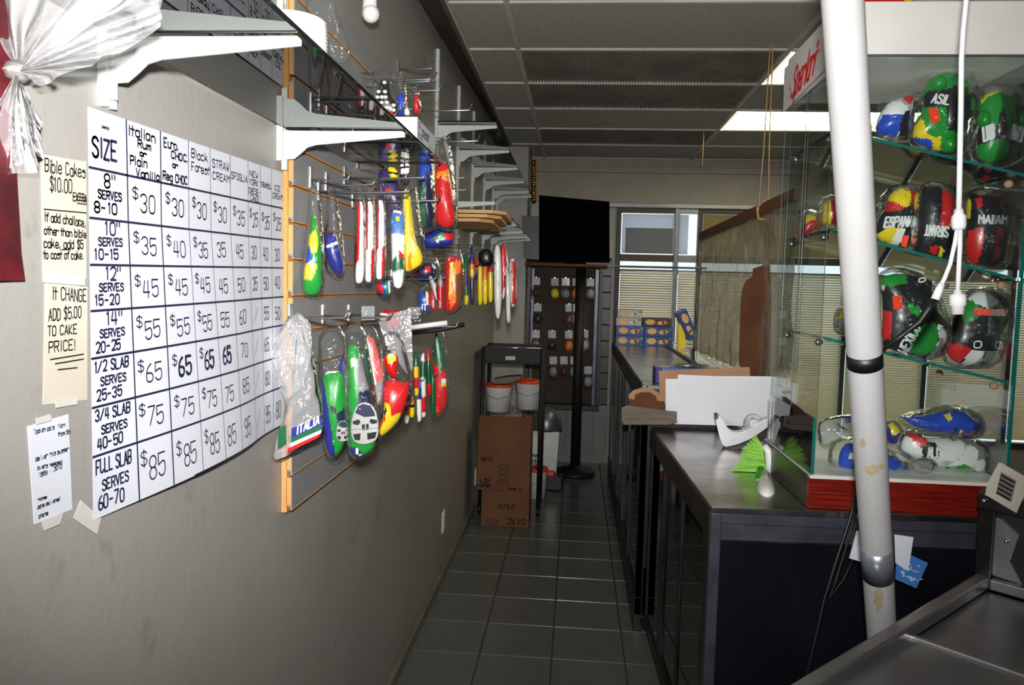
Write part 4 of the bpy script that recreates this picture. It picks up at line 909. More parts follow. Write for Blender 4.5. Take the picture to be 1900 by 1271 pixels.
# cardboard boxes
def carton(x0,x1,y0,y1,z0,z1,label,prints,flaps=False):
    t=thing('cardboard_box',label,'box',((x0+x1)/2,(y0+y1)/2,z0),'brown cardboard boxes by the left wall')
    bx('carton',x0,x1,y0,y1,z0,z1,'cardboard',t,.003)
    bx('box_tape',(x0+x1)/2-.03,(x0+x1)/2+.03,y0-.0008,y0+.001,z1-.12,z1-.01,'cardboard_tan',t,0) if False else None
    for (u,v,w_,h_,s) in prints:
        if s=='o': continue
        b=NB(); f=lambda a,c: Vector((x0+a,y0-.0012,z0+c)); text(b,s,f,u,v,w_,h_,.0025); fin('box_print',b,'ink_black',t)
    for (u,v,r1,r2) in [(q[0]+q[2]/2,q[1]-.03,.035,.014) for q in prints if q[4]=='o']:
        b=NB(); ribbon(b,[(u+r1*math.cos(a),v+r2*math.sin(a)) for a in [2*math.pi*k/18 for k in range(19)]],lambda a,c: Vector((x0+a,y0-.0012,z0+c)),.0018); fin('print_mark',b,'ink_black',t)
    if flaps:
        fin('flap',prism(NB(),[(x0,y0,z1),(x1,y0,z1),(x1,y0+.09,z1+.05),(x0,y0+.09,z1+.05)],(0,.003,.003)),'cardboard',t)
    else: bx('seam',x0+.01,x1-.01,(y0+y1)/2-.003,(y0+y1)/2+.003,z1,z1+.001,'cardboard_dark',t,0)
    return t
pa=on(890,970,PZ(0)); ya=4.86
zl=on(890,909,PY(ya)).z; zu=on(890,790,PY(ya)).z; xl=on(893,940,PY(ya)).x; xr=on(982,940,PY(ya)).x
carton(xl,xr,ya,ya+.23,.002,zl,'lower cardboard box with printed panel standing on the floor tiles',[(.10,.12,.12,.03,'VENUE'),(.17,.02,.12,.04,'25 KG'),(.03,.06,.08,.02,'o')])
carton(on(886,850,PY(ya)).x,on(984,850,PY(ya)).x,ya,ya+.23,zl+.001,zu,'upper cardboard box with open flap on top of the lower box',[(.02,.19,.08,.022,'NOTE'),(.13,.19,.08,.02,'o'),(.13,.15,.08,.02,'o'),(.13,.09,.08,.02,'o'),(.02,.05,.07,.025,'USE'),(.01,.02,.08,.015,'KEEP DRY'),(.20,.01,.09,.012,'MADE IN')],True)
# gold bead string at the ceiling
b=NB()
for k in range(16):
    p=on(990,302+k*4.6,PY(6.25)); bmesh.ops.create_uvsphere(b,u_segments=8,v_segments=6,radius=.016+.007*(k%3==0),matrix=Matrix.Translation(p))
o=fin('bead_string',b,'brass',smooth=True,label='string of shiny gold beads hanging beside the television',cat='beads',kind='stuff')
p=on(990,302,PY(6.25)); fin('hanging_thread',tube(NB(),[(p.x,p.y,p.z),(p.x,p.y,Z)],.002,5),'rope',label='thread holding the gold beads from the ceiling',cat='cord')
# ================================================================== THINGS ON THE COUNTERS
# plastic curtain on a wooden bar
BA=on(1300,447,PY(5.0)); BB=on(1478,372,PY(3.2)); dv=(BB-BA).normalized()
cu=thing('plastic_curtain','crinkled clear plastic curtain hanging from a slanted wooden bar over the deli case','curtain',BA)
b=NB(); up=Vector((0,0,1)); sd=dv.cross(up).normalized()
prism(b,[BA+sd*.012,BA-sd*.012,BA-sd*.012+up*.05,BA+sd*.012+up*.05],(BB-BA)); fin('wooden_bar',b,'bar_wood',cu)
b=NB(); prev=None; NU=150; NV=40; L_=(BB-BA).length
for j in range(NV+1):
    row=[]
    for i in range(NU+1):
        u=i/NU; v=j/NV; p=BA+(BB-BA)*u; z=p.z+.01-(p.z-ZD-.03)*v
        wv=.012*math.sin(u*L_*34+2.4*noise.noise(Vector((u*5,v*2.2,3))))*(.4+.6*v)+.022*noise.noise(Vector((u*9,v*3,0)))+.007*noise.noise(Vector((u*30,v*9,5)))
        row.append(b.verts.new(Vector((p.x,p.y,z))+sd*wv))
    if prev:
        for i in range(NU): f=b.faces.new((prev[i],prev[i+1],row[i+1],row[i])); f.smooth=True
    prev=row
fin('film',b,'curtain_plastic',cu)
kp=BA+(BB-BA)*((on(1432,395,PX(.88)).y-BA.y)/(BB.y-BA.y))
for dx,nm in ((-.012,'left'),(.012,'right')):
    fin('hanging_rope',tube(NB(),[kp+Vector((dx*2,0,-.02)),kp+Vector((dx,0,.3)),Vector((kp.x+dx*.5,kp.y,Z))],.003,6),'rope',label='%s strand of the tan rope pair holding the wooden bar'%nm,cat='rope',group='tan ropes')
b=NB(); tube(b,[kp+sd*.02+up*-.02,kp+sd*.03+up*.03,kp-sd*.0+up*.06,kp-sd*.03+up*.03,kp-sd*.02-up*.02,kp+sd*.02-up*.02],.005,6); fin('rope_knot',b,'rope',label='tan rope knot round the wooden bar',cat='rope')
p=on(1303,310,PY(5.6)); fin('hanging_rope',tube(NB(),[p,(p.x,p.y,Z)],.003,6),'rope',label='short tan rope end hanging from the ceiling grid above the shop window',cat='rope')
# cardboard shapes
slab('cardboard_sheet',[(1372,676),(1375,560),(1378,538),(1384,522),(1397,512),(1398,498),(1428,489),(1432,540),(1428,700),(1390,702)],PA(1400,600,3.6,8),.006,'cardboard_dark',label='tall dark brown cardboard sheet with a curved shoulder standing on the deli case',cat='cardboard')
slab('cardboard_sheet',[(1222,688),(1391,681),(1393,720),(1255,760),(1224,744)],PY(3.415),.005,'cardboard_tan',label='pale tan cardboard sheet behind the white sheets',cat='cardboard')
t=thing('folded_carton','brown folded cake carton with rounded top left of the white sheets','carton',on(1200,780,PY(3.36)))
slab('inner_flap',[(1168,745),(1166,733),(1175,724),(1192,719),(1205,719),(1220,727),(1232,742),(1233,770),(1168,770)],PY(3.39),.004,'cardboard_tan',t)
slab('outer_flap',[(1168,768),(1168,740),(1178,742),(1178,733),(1190,728),(1206,728),(1216,734),(1220,744),(1233,745),(1233,772)],PY(3.375),.004,'cardboard_dark',t)
for i,(q,l) in enumerate((([(1153,756),(1166,752),(1220,760),(1256,764),(1256,785),(1154,783)],'grey card lying against the folded carton'),([(1156,779),(1190,776),(1222,778),(1258,783),(1240,788),(1156,788)],'thin grey card at the bottom of the carton pile'),([(1164,770),(1212,766),(1250,772),(1250,777),(1165,776)],'grey curved card edge on the carton pile'))):
    slab('grey_card',q,PY(3.34-.012*i),.004,'cardboard_grey',label=l,cat='cardboard')
slab('white_sheet',[(1235,703),(1262,703),(1290,764),(1235,764)],PY(3.40),.004,'board_white',label='white cake board sheet showing at the left behind the large one',cat='board')
slab('white_sheet',[(1258,695),(1330,698),(1393,698),(1452,699),(1449,792),(1252,787)],PA(1350,740,3.38,0),.005,'board_white',label='large white cake board sheet leaning across the counter',cat='board')
slab('white_sheet',[(1262,701),(1400,703),(1449,703),(1447,786),(1255,782)],PY(3.37),.002,'board_white',label='front white sheet leaning on the large cake board',cat='board')
t=thing('foil_box','long white and blue carton lying behind the tan cardboard','box',on(1280,680,PY(3.5)))
q0=on(1216,700,PY(3.5)); q1=on(1345,700,PY(3.5)); bx('carton',q0.x,q1.x,3.5,3.62,ZD+.002,ZD+.072,'paper',t); bx('blue_end',q0.x-.001,q0.x+.03,3.499,3.621,ZD+.001,ZD+.073,'flagblue',t); bx('blue_band',q0.x+.03,q1.x,3.499,3.52,ZD+.062,ZD+.0735,'lightblue',t)
t=thing('steel_plate','shiny oval steel plate on top of the blue and white carton','plate',(q0.x+.2,3.56,ZD+.075)); b=NB(); lathe(b,[(.01,0),(.06,.0),(.085,.008),(.09,.012),(.085,.012),(.055,.004),(.005,.004)],(0,0,0),24); 
for v in b.verts: v.co=Vector((q0.x+.16+v.co.x,3.56+v.co.y*.6,ZD+.0745+v.co.z))
fin('dish',b,'chrome',t)
# tape dispenser
def cprism(name,pix,plane,t_,m,parent,bev=.004):
    b=NB(); n=plane[1]; prism(b,[on(x,y,plane) for x,y in pix],n*-t_)
    bmesh.ops.bevel(b,geom=b.edges[:],offset=bev,segments=2,affect='EDGES'); return fin(name,b,m,parent,smooth=False)
pl=PA(1380,820,2.98,-6); td=thing('tape_dispenser','curved silver desk tape dispenser beside the glass display case','tape dispenser',on(1380,832,pl))
cv=lambda p: chaikin(p,True,2)
cprism('body',cv([(1326,771),(1334,770),(1341,778),(1350,797),(1364,804),(1380,801),(1400,790),(1418,778),(1432,775),(1434,786),(1420,796),(1398,812),(1372,824),(1350,829),(1343,829),(1336,815)]),pl,.055,'silver_plastic',td,.003)
cprism('rubber_base',cv([(1340,822),(1350,831),(1372,827),(1400,813),(1425,795),(1434,788),(1434,815),(1400,822),(1372,834),(1345,835)]),(pl[0]-pl[1]*.004,pl[1]),.047,'black_rubber',td,.002)
cprism('cutter',[(1326,771),(1332,769),(1333,776),(1328,780)],(pl[0]+pl[1]*.001,pl[1]),.057,'black_rubber',td,.0005)
c=on(1398,786,(pl[0]-pl[1]*.015,pl[1]))
b=NB(); lathe(b,[(.018,-.011),(.036,-.011),(.037,0),(.036,.011),(.018,.011),(.018,-.011)],(0,0,0),32,ax='y')
for v in b.verts: v.co=v.co+c
fin('tape_roll',b,'bag_milky',td); fin('core',lathe(NB(),[(.010,-.012),(.018,-.012),(.018,.012),(.010,.012)],c,20,ax='y'),'white_plastic',td)
slab('tape_tongue',[(1334,772),(1338,773),(1384,795),(1380,797)],(pl[0]-pl[1]*.015,pl[1]),.012,'bag_clear',td)
# brush
br=thing('counter_brush','bright green hand brush with white handle lying on the counter edge','brush',(.6,2.5,.95))
b=NB(); pb0=PA(1400,860,2.62,-8)
for k in range(300):
    u=random.random(); v=random.uniform(-1,1)
    a=on(1421+(-9)*(1-u)*.8+2*math.sin(u*3),826+64*u,(pb0[0]-pb0[1]*(v*.016),pb0[1]))
    ang=u
    tx=1404-52*u+14*math.sin(u*math.pi*.9)*-1; ty=806+(90)*u
    tx=1399+(-38)*u-9*math.sin(u*3.1)+random.uniform(-5,5); ty=808+(90)*u**.9+random.uniform(-5,5)
    e=on(tx,ty,(pb0[0]-pb0[1]*(v*.03),pb0[1]))
    e.z=max(e.z,.953); a.z=max(a.z,.955)
    d=(e-a).normalized(); s=d.cross(Vector((0,1,0))).normalized()*.0009; s2=d.cross(s).normalized()*.0009
    vs=[b.verts.new(a+s),b.verts.new(a-s*.5+s2),b.verts.new(a-s*.5-s2)]; ve=[b.verts.new(e+s*.7),b.verts.new(e-s*.35+s2*.7),b.verts.new(e-s*.35-s2*.7)]
    for i in range(3): b.faces.new((vs[i],vs[(i+1)%3],ve[(i+1)%3],ve[i]))
    b.faces.new(ve)
fin('bristles',b,'lime',br,kind='stuff')
hp=[(1418,826,.010),(1426,838,.014),(1429,858,.015),(1427,876,.015)]
b=NB(); tube(b,[on(x,y,pb0) for x,y,r in hp],[r for *_,r in hp],14); fin('head_strip',b,'white_plastic',br)
plh=PA(1420,900,2.45,-8)
b=NB(); tube(b,[on(1412,872,PY(2.60)),on(1411,885,PY(2.56)),on(1410,896,PY(2.50))],[.014,.017,.016],14); fin('grip_joint',b,'green',br)
b=NB(); tube(b,[on(1420,878,PY(2.56)),on(1420,895,PY(2.48)),on(1421,908,PY(2.40)),on(1422,918,PY(2.34)),on(1422,926,PY(2.30))],[.012,.021,.027,.024,.010],18); fin('handle',b,'white_plastic',br)
# ================================================================== GLASS DISPLAY CASE
GX0,GX1,GY0,GY1=.68,1.20,2.20,2.70; GZ0,GZ1=1.048,2.19
gc=thing('glass_case','tall glass display case with sloping glass shelves on a red wood base','display case',(.94,2.45,.952))
bx('base_front',GX0-.015,GX1+.0,GY0-.012,GY0+.008,.952,GZ0-.012,'red_wood',gc,.001)
bx('base_side',GX0-.016,GX0+.004,GY0+.006,GY1+.02,.952,GZ0-.006,'dark_brown',gc,.002); bx('base_side',GX1-.01,GX1+.005,GY0,GY1+.02,.952,GZ0-.012,'dark_brown',gc,.001); bx('base_back',GX0,GX1,GY1,GY1+.02,.952,GZ0-.01,'dark_brown',gc)
bx('base_top',GX0-.012,GX1+.004,GY0-.012,GY1+.02,GZ0-.012,GZ0-.002,'case_cream',gc,.001)
bx('front_glass',GX0,GX1,GY0,GY0+.005,GZ0+.0,GZ1,'glass',gc,0) ; bx('back_glass',GX0,GX1,GY1,GY1+.005,GZ0,GZ1,'glass',gc,0)
bx('side_glass',GX1-.005,GX1,GY0+.006,GY1,GZ0,GZ1,'glass',gc,0); bx('edge_strip',GX1-.006,GX1+.002,GY0-.002,GY0+.006,GZ0,GZ1,'teal_edge',gc,0)
bx('side_door',GX0,GX0+.004,GY0+.006,GY0+.27,GZ0,GZ1,'glass',gc,0); bx('side_door',GX0+.006,GX0+.010,GY0+.24,GY1,GZ0,GZ1,'glass',gc,0)
bx('low_glass',GX0-.008,GX0-.003,GY0-.0,GY1,GZ0-.004,1.205,'glass_shelf',gc,0); bx('low_glass_edge',GX0-.009,GX0-.002,GY0-.006,GY0+.0,GZ0-.004,1.205,'teal_edge',gc,0)
for x,y in ((GX0,GY0),(GX0,GY1),(GX0,GY0+.255)): bx('corner_bead',x-.0008,x+.0008,y-.0008,y+.0008,GZ0,GZ1,'alu',gc,0)
SH=[(2.0,1.885),(1.728,1.605),(1.43,1.322)]
SHO=[]
for za,zb in SH:
    b=NB(); prism(b,[(GX0+.012,GY0+.012,za-.004),(GX1-.008,GY0+.012,zb-.004),(GX1-.008,GY0+.012,zb+.004),(GX0+.012,GY0+.012,za+.004)],(0,.47,0))
    s=fin('glass_shelf',b,'glass_shelf',gc)
    b=NB(); prism(b,[(GX0+.012,GY0+.009,za-.004),(GX1-.008,GY0+.009,zb-.004),(GX1-.008,GY0+.009,zb+.004),(GX0+.012,GY0+.009,za+.004)],(0,.003,0)); fin('shelf_edge',b,'teal_edge',s)
    for x,z_ in ((GX0+.015,za),(GX1-.018,zb)):
        for yy in (GY0+.07,GY0+.40): fin('shelf_peg',lathe(NB(),[(.003,-.012),(.010,-.010),(.011,0),(.008,.008)],(x,yy,z_-.016),12,ax='y'),'chrome' if x<.8 else 'cardboard_tan',s)
# header boxes
hd=thing('sign_header','white header box on top of the glass case with red script on its side','sign',(.94,2.45,GZ1))
HZ1=2.335
bx('header_body',GX0+.004,1.30,GY0-.01,GY1+.02,GZ1+.001,HZ1,'white_paint',hd,.002)
bx('header_lip',GX0+.0,1.30,GY0-.014,GY0-.008,GZ1+.0,GZ1+.006,'alu',hd,0)
sp=(Vector((.672,0,0)),Vector((-1,0,0))); 
slab('side_sign',[(1455,128),(1453,207),(1541,132),(1533,38)],sp,.006,'white_paint',hd)
a_=on(1463,198,PX(.670)); c_=on(1530,128,PX(.670))
e1=c_-a_; b=NB(); f=lambda u,v: a_+e1.normalized()*u+Vector((-RC[0]*6e-6,0,v))
L3=e1.length
text(b,"Sperlari",f,L3*.07,.018,L3*.66,.085,.0062,slant=.45,jit=.12); ribbon(b,[(L3*.02,.06),(L3*.05,.045),(L3*.04,.02)],f,.003); ribbon(b,[(L3*.76,.07),(L3*.83,.076)],f,.004)
for v in b.verts: v.co.x-=.0015
fin('lettering',b,'sign_red',hd)
b=NB(); ribbon(b,[(0,-.004),(L3*1.02,-.004)],f,.0012); fin('sign_line',b,'ink_black',hd)
inflate('red_packet',[(1592,8),(1600,-8),(1640,-14),(1690,-10),(1702,8)],PY(2.3),.06,'red',[('yellow',[(1670,-12),(1690,-12),(1692,10),(1676,10)])],label='red and yellow wrapped packet on top of the white header',cat='packet')
# goods in the case: on (outline, print) at y
def cg(name,label,px,py,y,body,t_,m,regs=(),bag=None,txt=(),a=0,tag=None):
    pl=PA(px,py,y,a); T_=thing(name,label,'toy glove' if 'glove' in name else 'toy',pl[0])
    inflate('body',body,pl,t_,m,regs,T_,wr=.003,n=84,rings=20,soft=1)
    for (s,quad,mm,dp) in txt:
        textpx(T_,s,quad,pl,t_/2+dp,mm,.10)
    if tag: slab('price_tag',tag,(pl[0]+pl[1]*(t_/2+.008),pl[1]),.001,'orange_tag',T_)
    if bag: inflate('clear_wrapper',bag,pl,t_*1.45+.02,'bag_clear',(),T_,wr=.008,wf=34,n=90,rings=20,soft=1)
    return T_
def sub(T_,nm,out,pl,off,t_,m,regs=()): return inflate(nm,out,(pl[0]+pl[1]*off,pl[1]),t_,m,regs,T_,n=48,rings=10)
cg('inflatable_glove','white red and blue inflatable glove at the left of the top case shelf',1658,220,2.45,[(1624,246),(1630,214),(1648,190),(1672,180),(1695,176),(1698,200),(1690,262),(1664,260),(1640,252)],.08,'white',
  [('red',[(1668,184),(1700,170),(1700,206),(1690,206),(1684,200),(1676,196)]),('blue',[(1618,250),(1634,216),(1670,218),(1658,256)]),('black',[(1664,262),(1660,232),(1670,212),(1690,205),(1694,262)])],
  bag=[(1615,240),(1626,195),(1660,172),(1700,168),(1702,262),(1655,264),(1620,258)])
T_=cg('inflatable_glove','green and yellow glove reading ASIL with orange tag, top case shelf centre',1750,210,2.36,
  [(1692,255),(1700,222),(1714,205),(1712,170),(1728,142),(1760,130),(1790,142),(1806,175),(1808,214),(1792,225),(1790,262),(1764,284),(1730,278),(1700,266)],.09,'green',
  [('yellow',[(1690,245),(1704,222),(1712,250),(1726,258),(1736,258),(1742,284),(1728,280),(1722,266),(1692,254)]),('blue',[(1694,257),(1720,262),(1732,280),(1700,270)]),('yellow',[(1786,144),(1800,150),(1803,168)]),
   ('black',[(1706,200),(1716,172),(1748,172),(1770,158),(1788,170),(1792,208),(1806,216),(1792,232),(1780,250),(1748,248),(1742,205)])],
  bag=[(1685,262),(1690,200),(1706,150),(1734,124),(1790,122),(1815,160),(1815,240),(1795,285),(1745,292),(1700,276)],
  txt=[('ASIL',((1712,198),(1745,202),(1718,182)),'white',.006)],tag=[(1722,202),(1740,200),(1745,226),(1728,228)])
pl=PA(1750,210,2.36,0); sub(T_,'thumb',[(1728,150),(1740,136),(1754,140),(1756,168),(1736,170),(1726,164)],pl,.03,.05,'green'); sub(T_,'palm',[(1758,160),(1786,158),(1792,210),(1784,246),(1752,246),(1746,204)],pl,.03,.04,'black'); sub(T_,'cuff_knuckle',[(1744,262),(1762,252),(1778,262),(1774,282),(1752,284)],pl,.03,.05,'green')
T_=cg('inflatable_glove','green glove with blue yellow corner and black palm, top case shelf right',1855,235,2.40,
  [(1808,205),(1822,178),(1845,166),(1880,165),(1898,178),(1900,230),(1896,285),(1868,304),(1832,304),(1812,290),(1816,250),(1806,238)],.09,'green',
  [('yellow',[(1806,198),(1820,180),(1838,168),(1852,162),(1850,172),(1828,182),(1812,200)]),('flagblue',[(1806,185),(1830,164),(1845,160),(1836,170),(1815,184)]),
   ('black',[(1846,205),(1855,196),(1874,198),(1886,206),(1884,250),(1870,276),(1842,270),(1838,255)]),('black',[(1806,240),(1838,238),(1840,262),(1808,272)])],
  bag=[(1798,290),(1802,200),(1825,160),(1870,155),(1902,168),(1904,290),(1870,312),(1820,312)],txt=[('LIRB',((1808,268),(1828,262),(1806,244)),'white',.006)])
pl=PA(1855,235,2.40,0); sub(T_,'palm',[(1846,205),(1858,197),(1880,203),(1884,240),(1872,266),(1846,262),(1840,240)],pl,.03,.04,'black'); sub(T_,'thumb',[(1812,210),(1830,202),(1838,220),(1834,238),(1812,238)],pl,.03,.05,'green')
# middle shelf
cg('inflatable_ball','small yellow and red ball toy leaning at the left end of the middle case shelf',1500,418,2.5,[(1480,444),(1482,418),(1492,400),(1508,393),(1520,402),(1519,424),(1502,430),(1496,442)],.06,'red',[('yellow',[(1478,416),(1492,398),(1508,390),(1522,398),(1520,408),(1498,410),(1484,424)])],bag=[(1474,446),(1480,400),(1500,386),(1524,396),(1524,436),(1500,448)])
cg('inflatable_ball','larger yellow and red ball toy beside the small one on the middle case shelf',1540,395,2.42,[(1518,400),(1522,378),(1536,364),(1552,366),(1564,385),(1566,424),(1545,424),(1524,418)],.07,'yellow',[('red',[(1536,366),(1556,366),(1570,392),(1568,430),(1538,424),(1536,395)])],bag=[(1514,404),(1520,370),(1545,358),(1568,380),(1570,428),(1520,426)])
cg('inflatable_glove','yellow and red round glove tip with black ESPANA band, middle case shelf',1660,400,2.44,
  [(1626,440),(1622,420),(1630,404),(1645,385),(1652,358),(1675,344),(1694,350),(1699,372),(1690,395),(1690,425),(1684,455),(1675,462),(1640,450)],.08,'black',
  [('yellow',[(1646,374),(1652,356),(1672,344),(1684,344),(1684,360),(1680,384),(1664,388)]),('red',[(1682,344),(1700,348),(1702,378),(1688,396),(1680,384),(1684,362)]),('red',[(1640,392),(1646,372),(1666,386),(1668,392),(1645,394)]),('yellow',[(1622,440),(1640,421),(1668,426),(1660,455),(1630,455)]),('white',[(1655,425),(1670,427),(1664,458),(1650,452)])],
  bag=[(1616,446),(1622,396),(1640,352),(1675,338),(1702,345),(1702,400),(1692,462),(1650,462)],txt=[('ESPANA',((1628,424),(1680,422),(1632,406)),'white',.006)],tag=[(1675,436),(1687,437),(1681,459),(1672,456)])
cg('inflatable_glove','black glove with red yellow stripe and white letters, middle case shelf centre',1738,420,2.38,
  [(1696,455),(1700,400),(1708,355),(1722,342),(1745,345),(1768,360),(1774,385),(1768,415),(1772,450),(1758,480),(1730,482),(1704,474)],.09,'black',
  [('red',[(1741,350),(1758,354),(1770,368),(1764,400),(1748,425),(1730,420),(1736,385)]),('yellow',[(1766,364),(1774,372),(1774,392),(1760,412),(1746,426),(1756,400)]),('red',[(1718,458),(1734,458),(1732,474),(1716,468)]),('yellow',[(1734,458),(1744,464),(1742,478),(1734,476)])],
  bag=[(1690,470),(1694,395),(1704,345),(1730,334),(1772,348),(1782,390),(1780,460),(1760,490),(1715,484)],txt=[('SIRANT',((1746,424),(1702,420),(1744,442)),'white',.006)])
cg('inflatable_glove','tall black glove with red edge and letters MAN, middle case shelf right',1832,425,2.42,
  [(1792,470),(1788,430),(1796,400),(1792,372),(1806,356),(1840,354),(1868,372),(1874,400),(1866,460),(1858,498),(1830,500),(1800,488)],.09,'black',
  [('red',[(1786,488),(1792,428),(1812,422),(1812,450),(1808,490)]),('yellow',[(1786,360),(1797,366),(1796,404),(1786,410)]),('red',[(1810,356),(1824,354),(1824,362),(1812,366)]),('red',[(1803,370),(1812,368),(1812,385),(1804,388)])],
  bag=[(1784,476),(1784,380),(1800,350),(1850,346),(1878,366),(1880,430),(1868,504),(1825,508),(1790,494)],txt=[('MAN',((1798,417),(1834,418),(1799,402)),'white',.006)])
# third shelf
cg('small_wrapped_toy','small grey red and yellow wrapped toy at the left end of the third case shelf',1566,598,2.4,[(1552,602),(1554,584),(1564,574),(1576,584),(1582,604),(1576,620),(1562,618)],.05,'grey',[('yellow',[(1552,594),(1556,578),(1566,574),(1566,584)]),('red',[(1570,592),(1584,600),(1580,620),(1572,614)])],bag=[(1546,610),(1550,575),(1566,566),(1586,580),(1588,622),(1560,626)])
cg('inflatable_glove','green white and black glove reading MEXICO with an orange tag, third case shelf',1700,585,2.38,
  [(1636,640),(1640,560),(1630,515),(1665,506),(1700,512),(1715,525),(1735,548),(1738,580),(1760,600),(1752,640),(1735,662),(1690,660),(1655,650)],.09,'black',
  [('green',[(1630,508),(1678,508),(1676,528),(1634,532)]),('white',[(1630,528),(1640,530),(1636,540)]),('green',[(1672,560),(1690,568),(1708,580),(1700,592),(1676,578)]),
   ('green',[(1686,606),(1720,596),(1734,610),(1730,640),(1722,664),(1675,652)]),('white',[(1728,600),(1756,612),(1756,640),(1738,664),(1720,662),(1734,630)]),('red',[(1634,575),(1648,578),(1646,628),(1638,632)])],
  bag=[(1626,655),(1628,530),(1634,498),(1690,496),(1735,530),(1760,590),(1764,640),(1740,670),(1670,664)],txt=[('MEXICO',((1652,648),(1678,598),(1668,656)),'white',.008),('o',((1688,525),(1704,522),(1688,514)),'white',.008)],tag=[(1656,548),(1673,548),(1675,573),(1658,575)])
cg('inflatable_glove','white red green and black glove with an orange tag, right of the third case shelf',1812,610,2.40,
  [(1754,650),(1762,620),(1768,590),(1788,560),(1810,540),(1850,538),(1872,560),(1874,590),(1856,615),(1850,650),(1836,676),(1800,678),(1768,672)],.09,'black',
  [('white',[(1790,552),(1815,536),(1850,536),(1846,566),(1820,572),(1800,562)]),('green',[(1778,560),(1794,554),(1812,572),(1800,590),(1780,600)]),('red',[(1848,538),(1878,556),(1876,586),(1840,584),(1836,566)]),('red',[(1750,640),(1772,636),(1792,648),(1776,676),(1756,668)]),('white',[(1792,648),(1822,648),(1834,678),(1776,678)]),('green',[(1822,650),(1832,620),(1850,620),(1846,664),(1836,668)])],
  bag=[(1746,656),(1758,600),(1780,555),(1810,530),(1866,534),(1882,580),(1868,640),(1845,684),(1790,686),(1758,680)],txt=[('O',((1788,644),(1806,642),(1788,632)),'white',.008)],tag=[(1808,572),(1842,574),(1840,586),(1808,585)])
sub(gc,'flash_reflector',[(1,1)]*3,pl,0,0,'white') if False else None
# bottom
cg('toy_boot','blue and white toy boot on the case floor behind the white pipe',1620,840,2.32,[(1555,868),(1558,838),(1572,820),(1590,826),(1610,842),(1650,842),(1678,856),(1690,872),(1660,878),(1580,874)],.08,'blue',[('white',[(1570,838),(1590,834),(1596,852),(1592,874),(1582,874),(1584,852),(1570,848)])],bag=[(1536,868),(1540,825),(1570,805),(1620,820),(1680,845),(1700,876),(1640,882),(1560,878)])
cg('toy_boot','blue toy boot with white collar and flag patch on top of the pile',1745,785,2.42,[(1668,772),(1700,772),(1740,766),(1775,756),(1796,770),(1810,782),(1824,778),(1818,800),(1800,810),(1745,806),(1700,794)],.08,'blue',[('black',[(1664,770),(1690,786),(1740,800),(1744,812),(1690,800)]),('white',[(1782,802),(1800,796),(1820,792),(1818,802),(1800,812),(1784,812)]),('white',[(1794,766),(1800,764),(1812,782),(1806,786)]),('dgreen',[(1766,794),(1771,794),(1768,806),(1763,806)]),('white',[(1771,794),(1776,794),(1773,806),(1768,806)]),('red',[(1776,794),(1781,795),(1778,806),(1773,806)]),('yellow',[(1744,768),(1756,764),(1756,774),(1748,778)])],bag=[(1660,776),(1700,762),(1770,748),(1815,762),(1830,790),(1815,815),(1745,812),(1690,802)])
cg('inflatable_glove','white red and green glove with black LI band lying on the case floor',1755,840,2.34,[(1670,836),(1676,812),(1690,800),(1712,812),(1740,812),(1790,814),(1826,824),(1834,850),(1830,878),(1790,882),(1740,866),(1690,848)],.09,'white',[('red',[(1680,806),(1694,798),(1714,808),(1712,824),(1700,828)]),('red',[(1790,812),(1816,816),(1832,834),(1810,824)]),('black',[(1702,824),(1712,816),(1728,818),(1728,846),(1702,844)]),('green',[(1744,862),(1778,856),(1822,878),(1790,884),(1756,880)])],bag=[(1664,842),(1670,806),(1696,792),(1800,806),(1842,830),(1840,880),(1790,888),(1720,872)],txt=[('ALI',((1706,842),(1726,842),(1706,824)),'white',.006)])
cg('small_wrapped_toy','small yellow and blue wrapped toy between the boots on the case floor',1658,800,2.48,[(1640,800),(1650,782),(1666,790),(1672,812),(1660,826),(1644,820)],.05,'flagblue',[('yellow',[(1646,784),(1666,786),(1668,800),(1650,806)])],bag=[(1636,806),(1646,776),(1670,784),(1680,815),(1660,832),(1640,826)])
inflate('plastic_bag',[(1515,790),(1530,776),(1570,768),(1610,770),(1625,800),(1600,815),(1560,812),(1535,830),(1520,826)],PA(1570,800,2.45,0),.08,'bag_milky',[('blue',[(1572,775),(1586,770),(1590,785),(1578,792)])],wr=.02,wf=26,label='crumpled clear bag with a blue corner at the left of the case floor',cat='bag')
inflate('plastic_bag',[(1690,850),(1730,848),(1745,866),(1720,880),(1694,876)],PA(1715,865,2.26,0),.03,'bag_clear',wr=.01,wf=30,label='flat clear bag with a red edge in front of the white glove',cat='bag')
inflate('plastic_bag',[(1484,800),(1500,790),(1508,810),(1506,850),(1490,842)],PA(1498,820,2.60,0),.03,'bag_milky',[('green',[(1486,825),(1504,825),(1504,850),(1488,844)])],wr=.01,wf=30,label='small clear bag with green print just inside the low side glass',cat='bag')
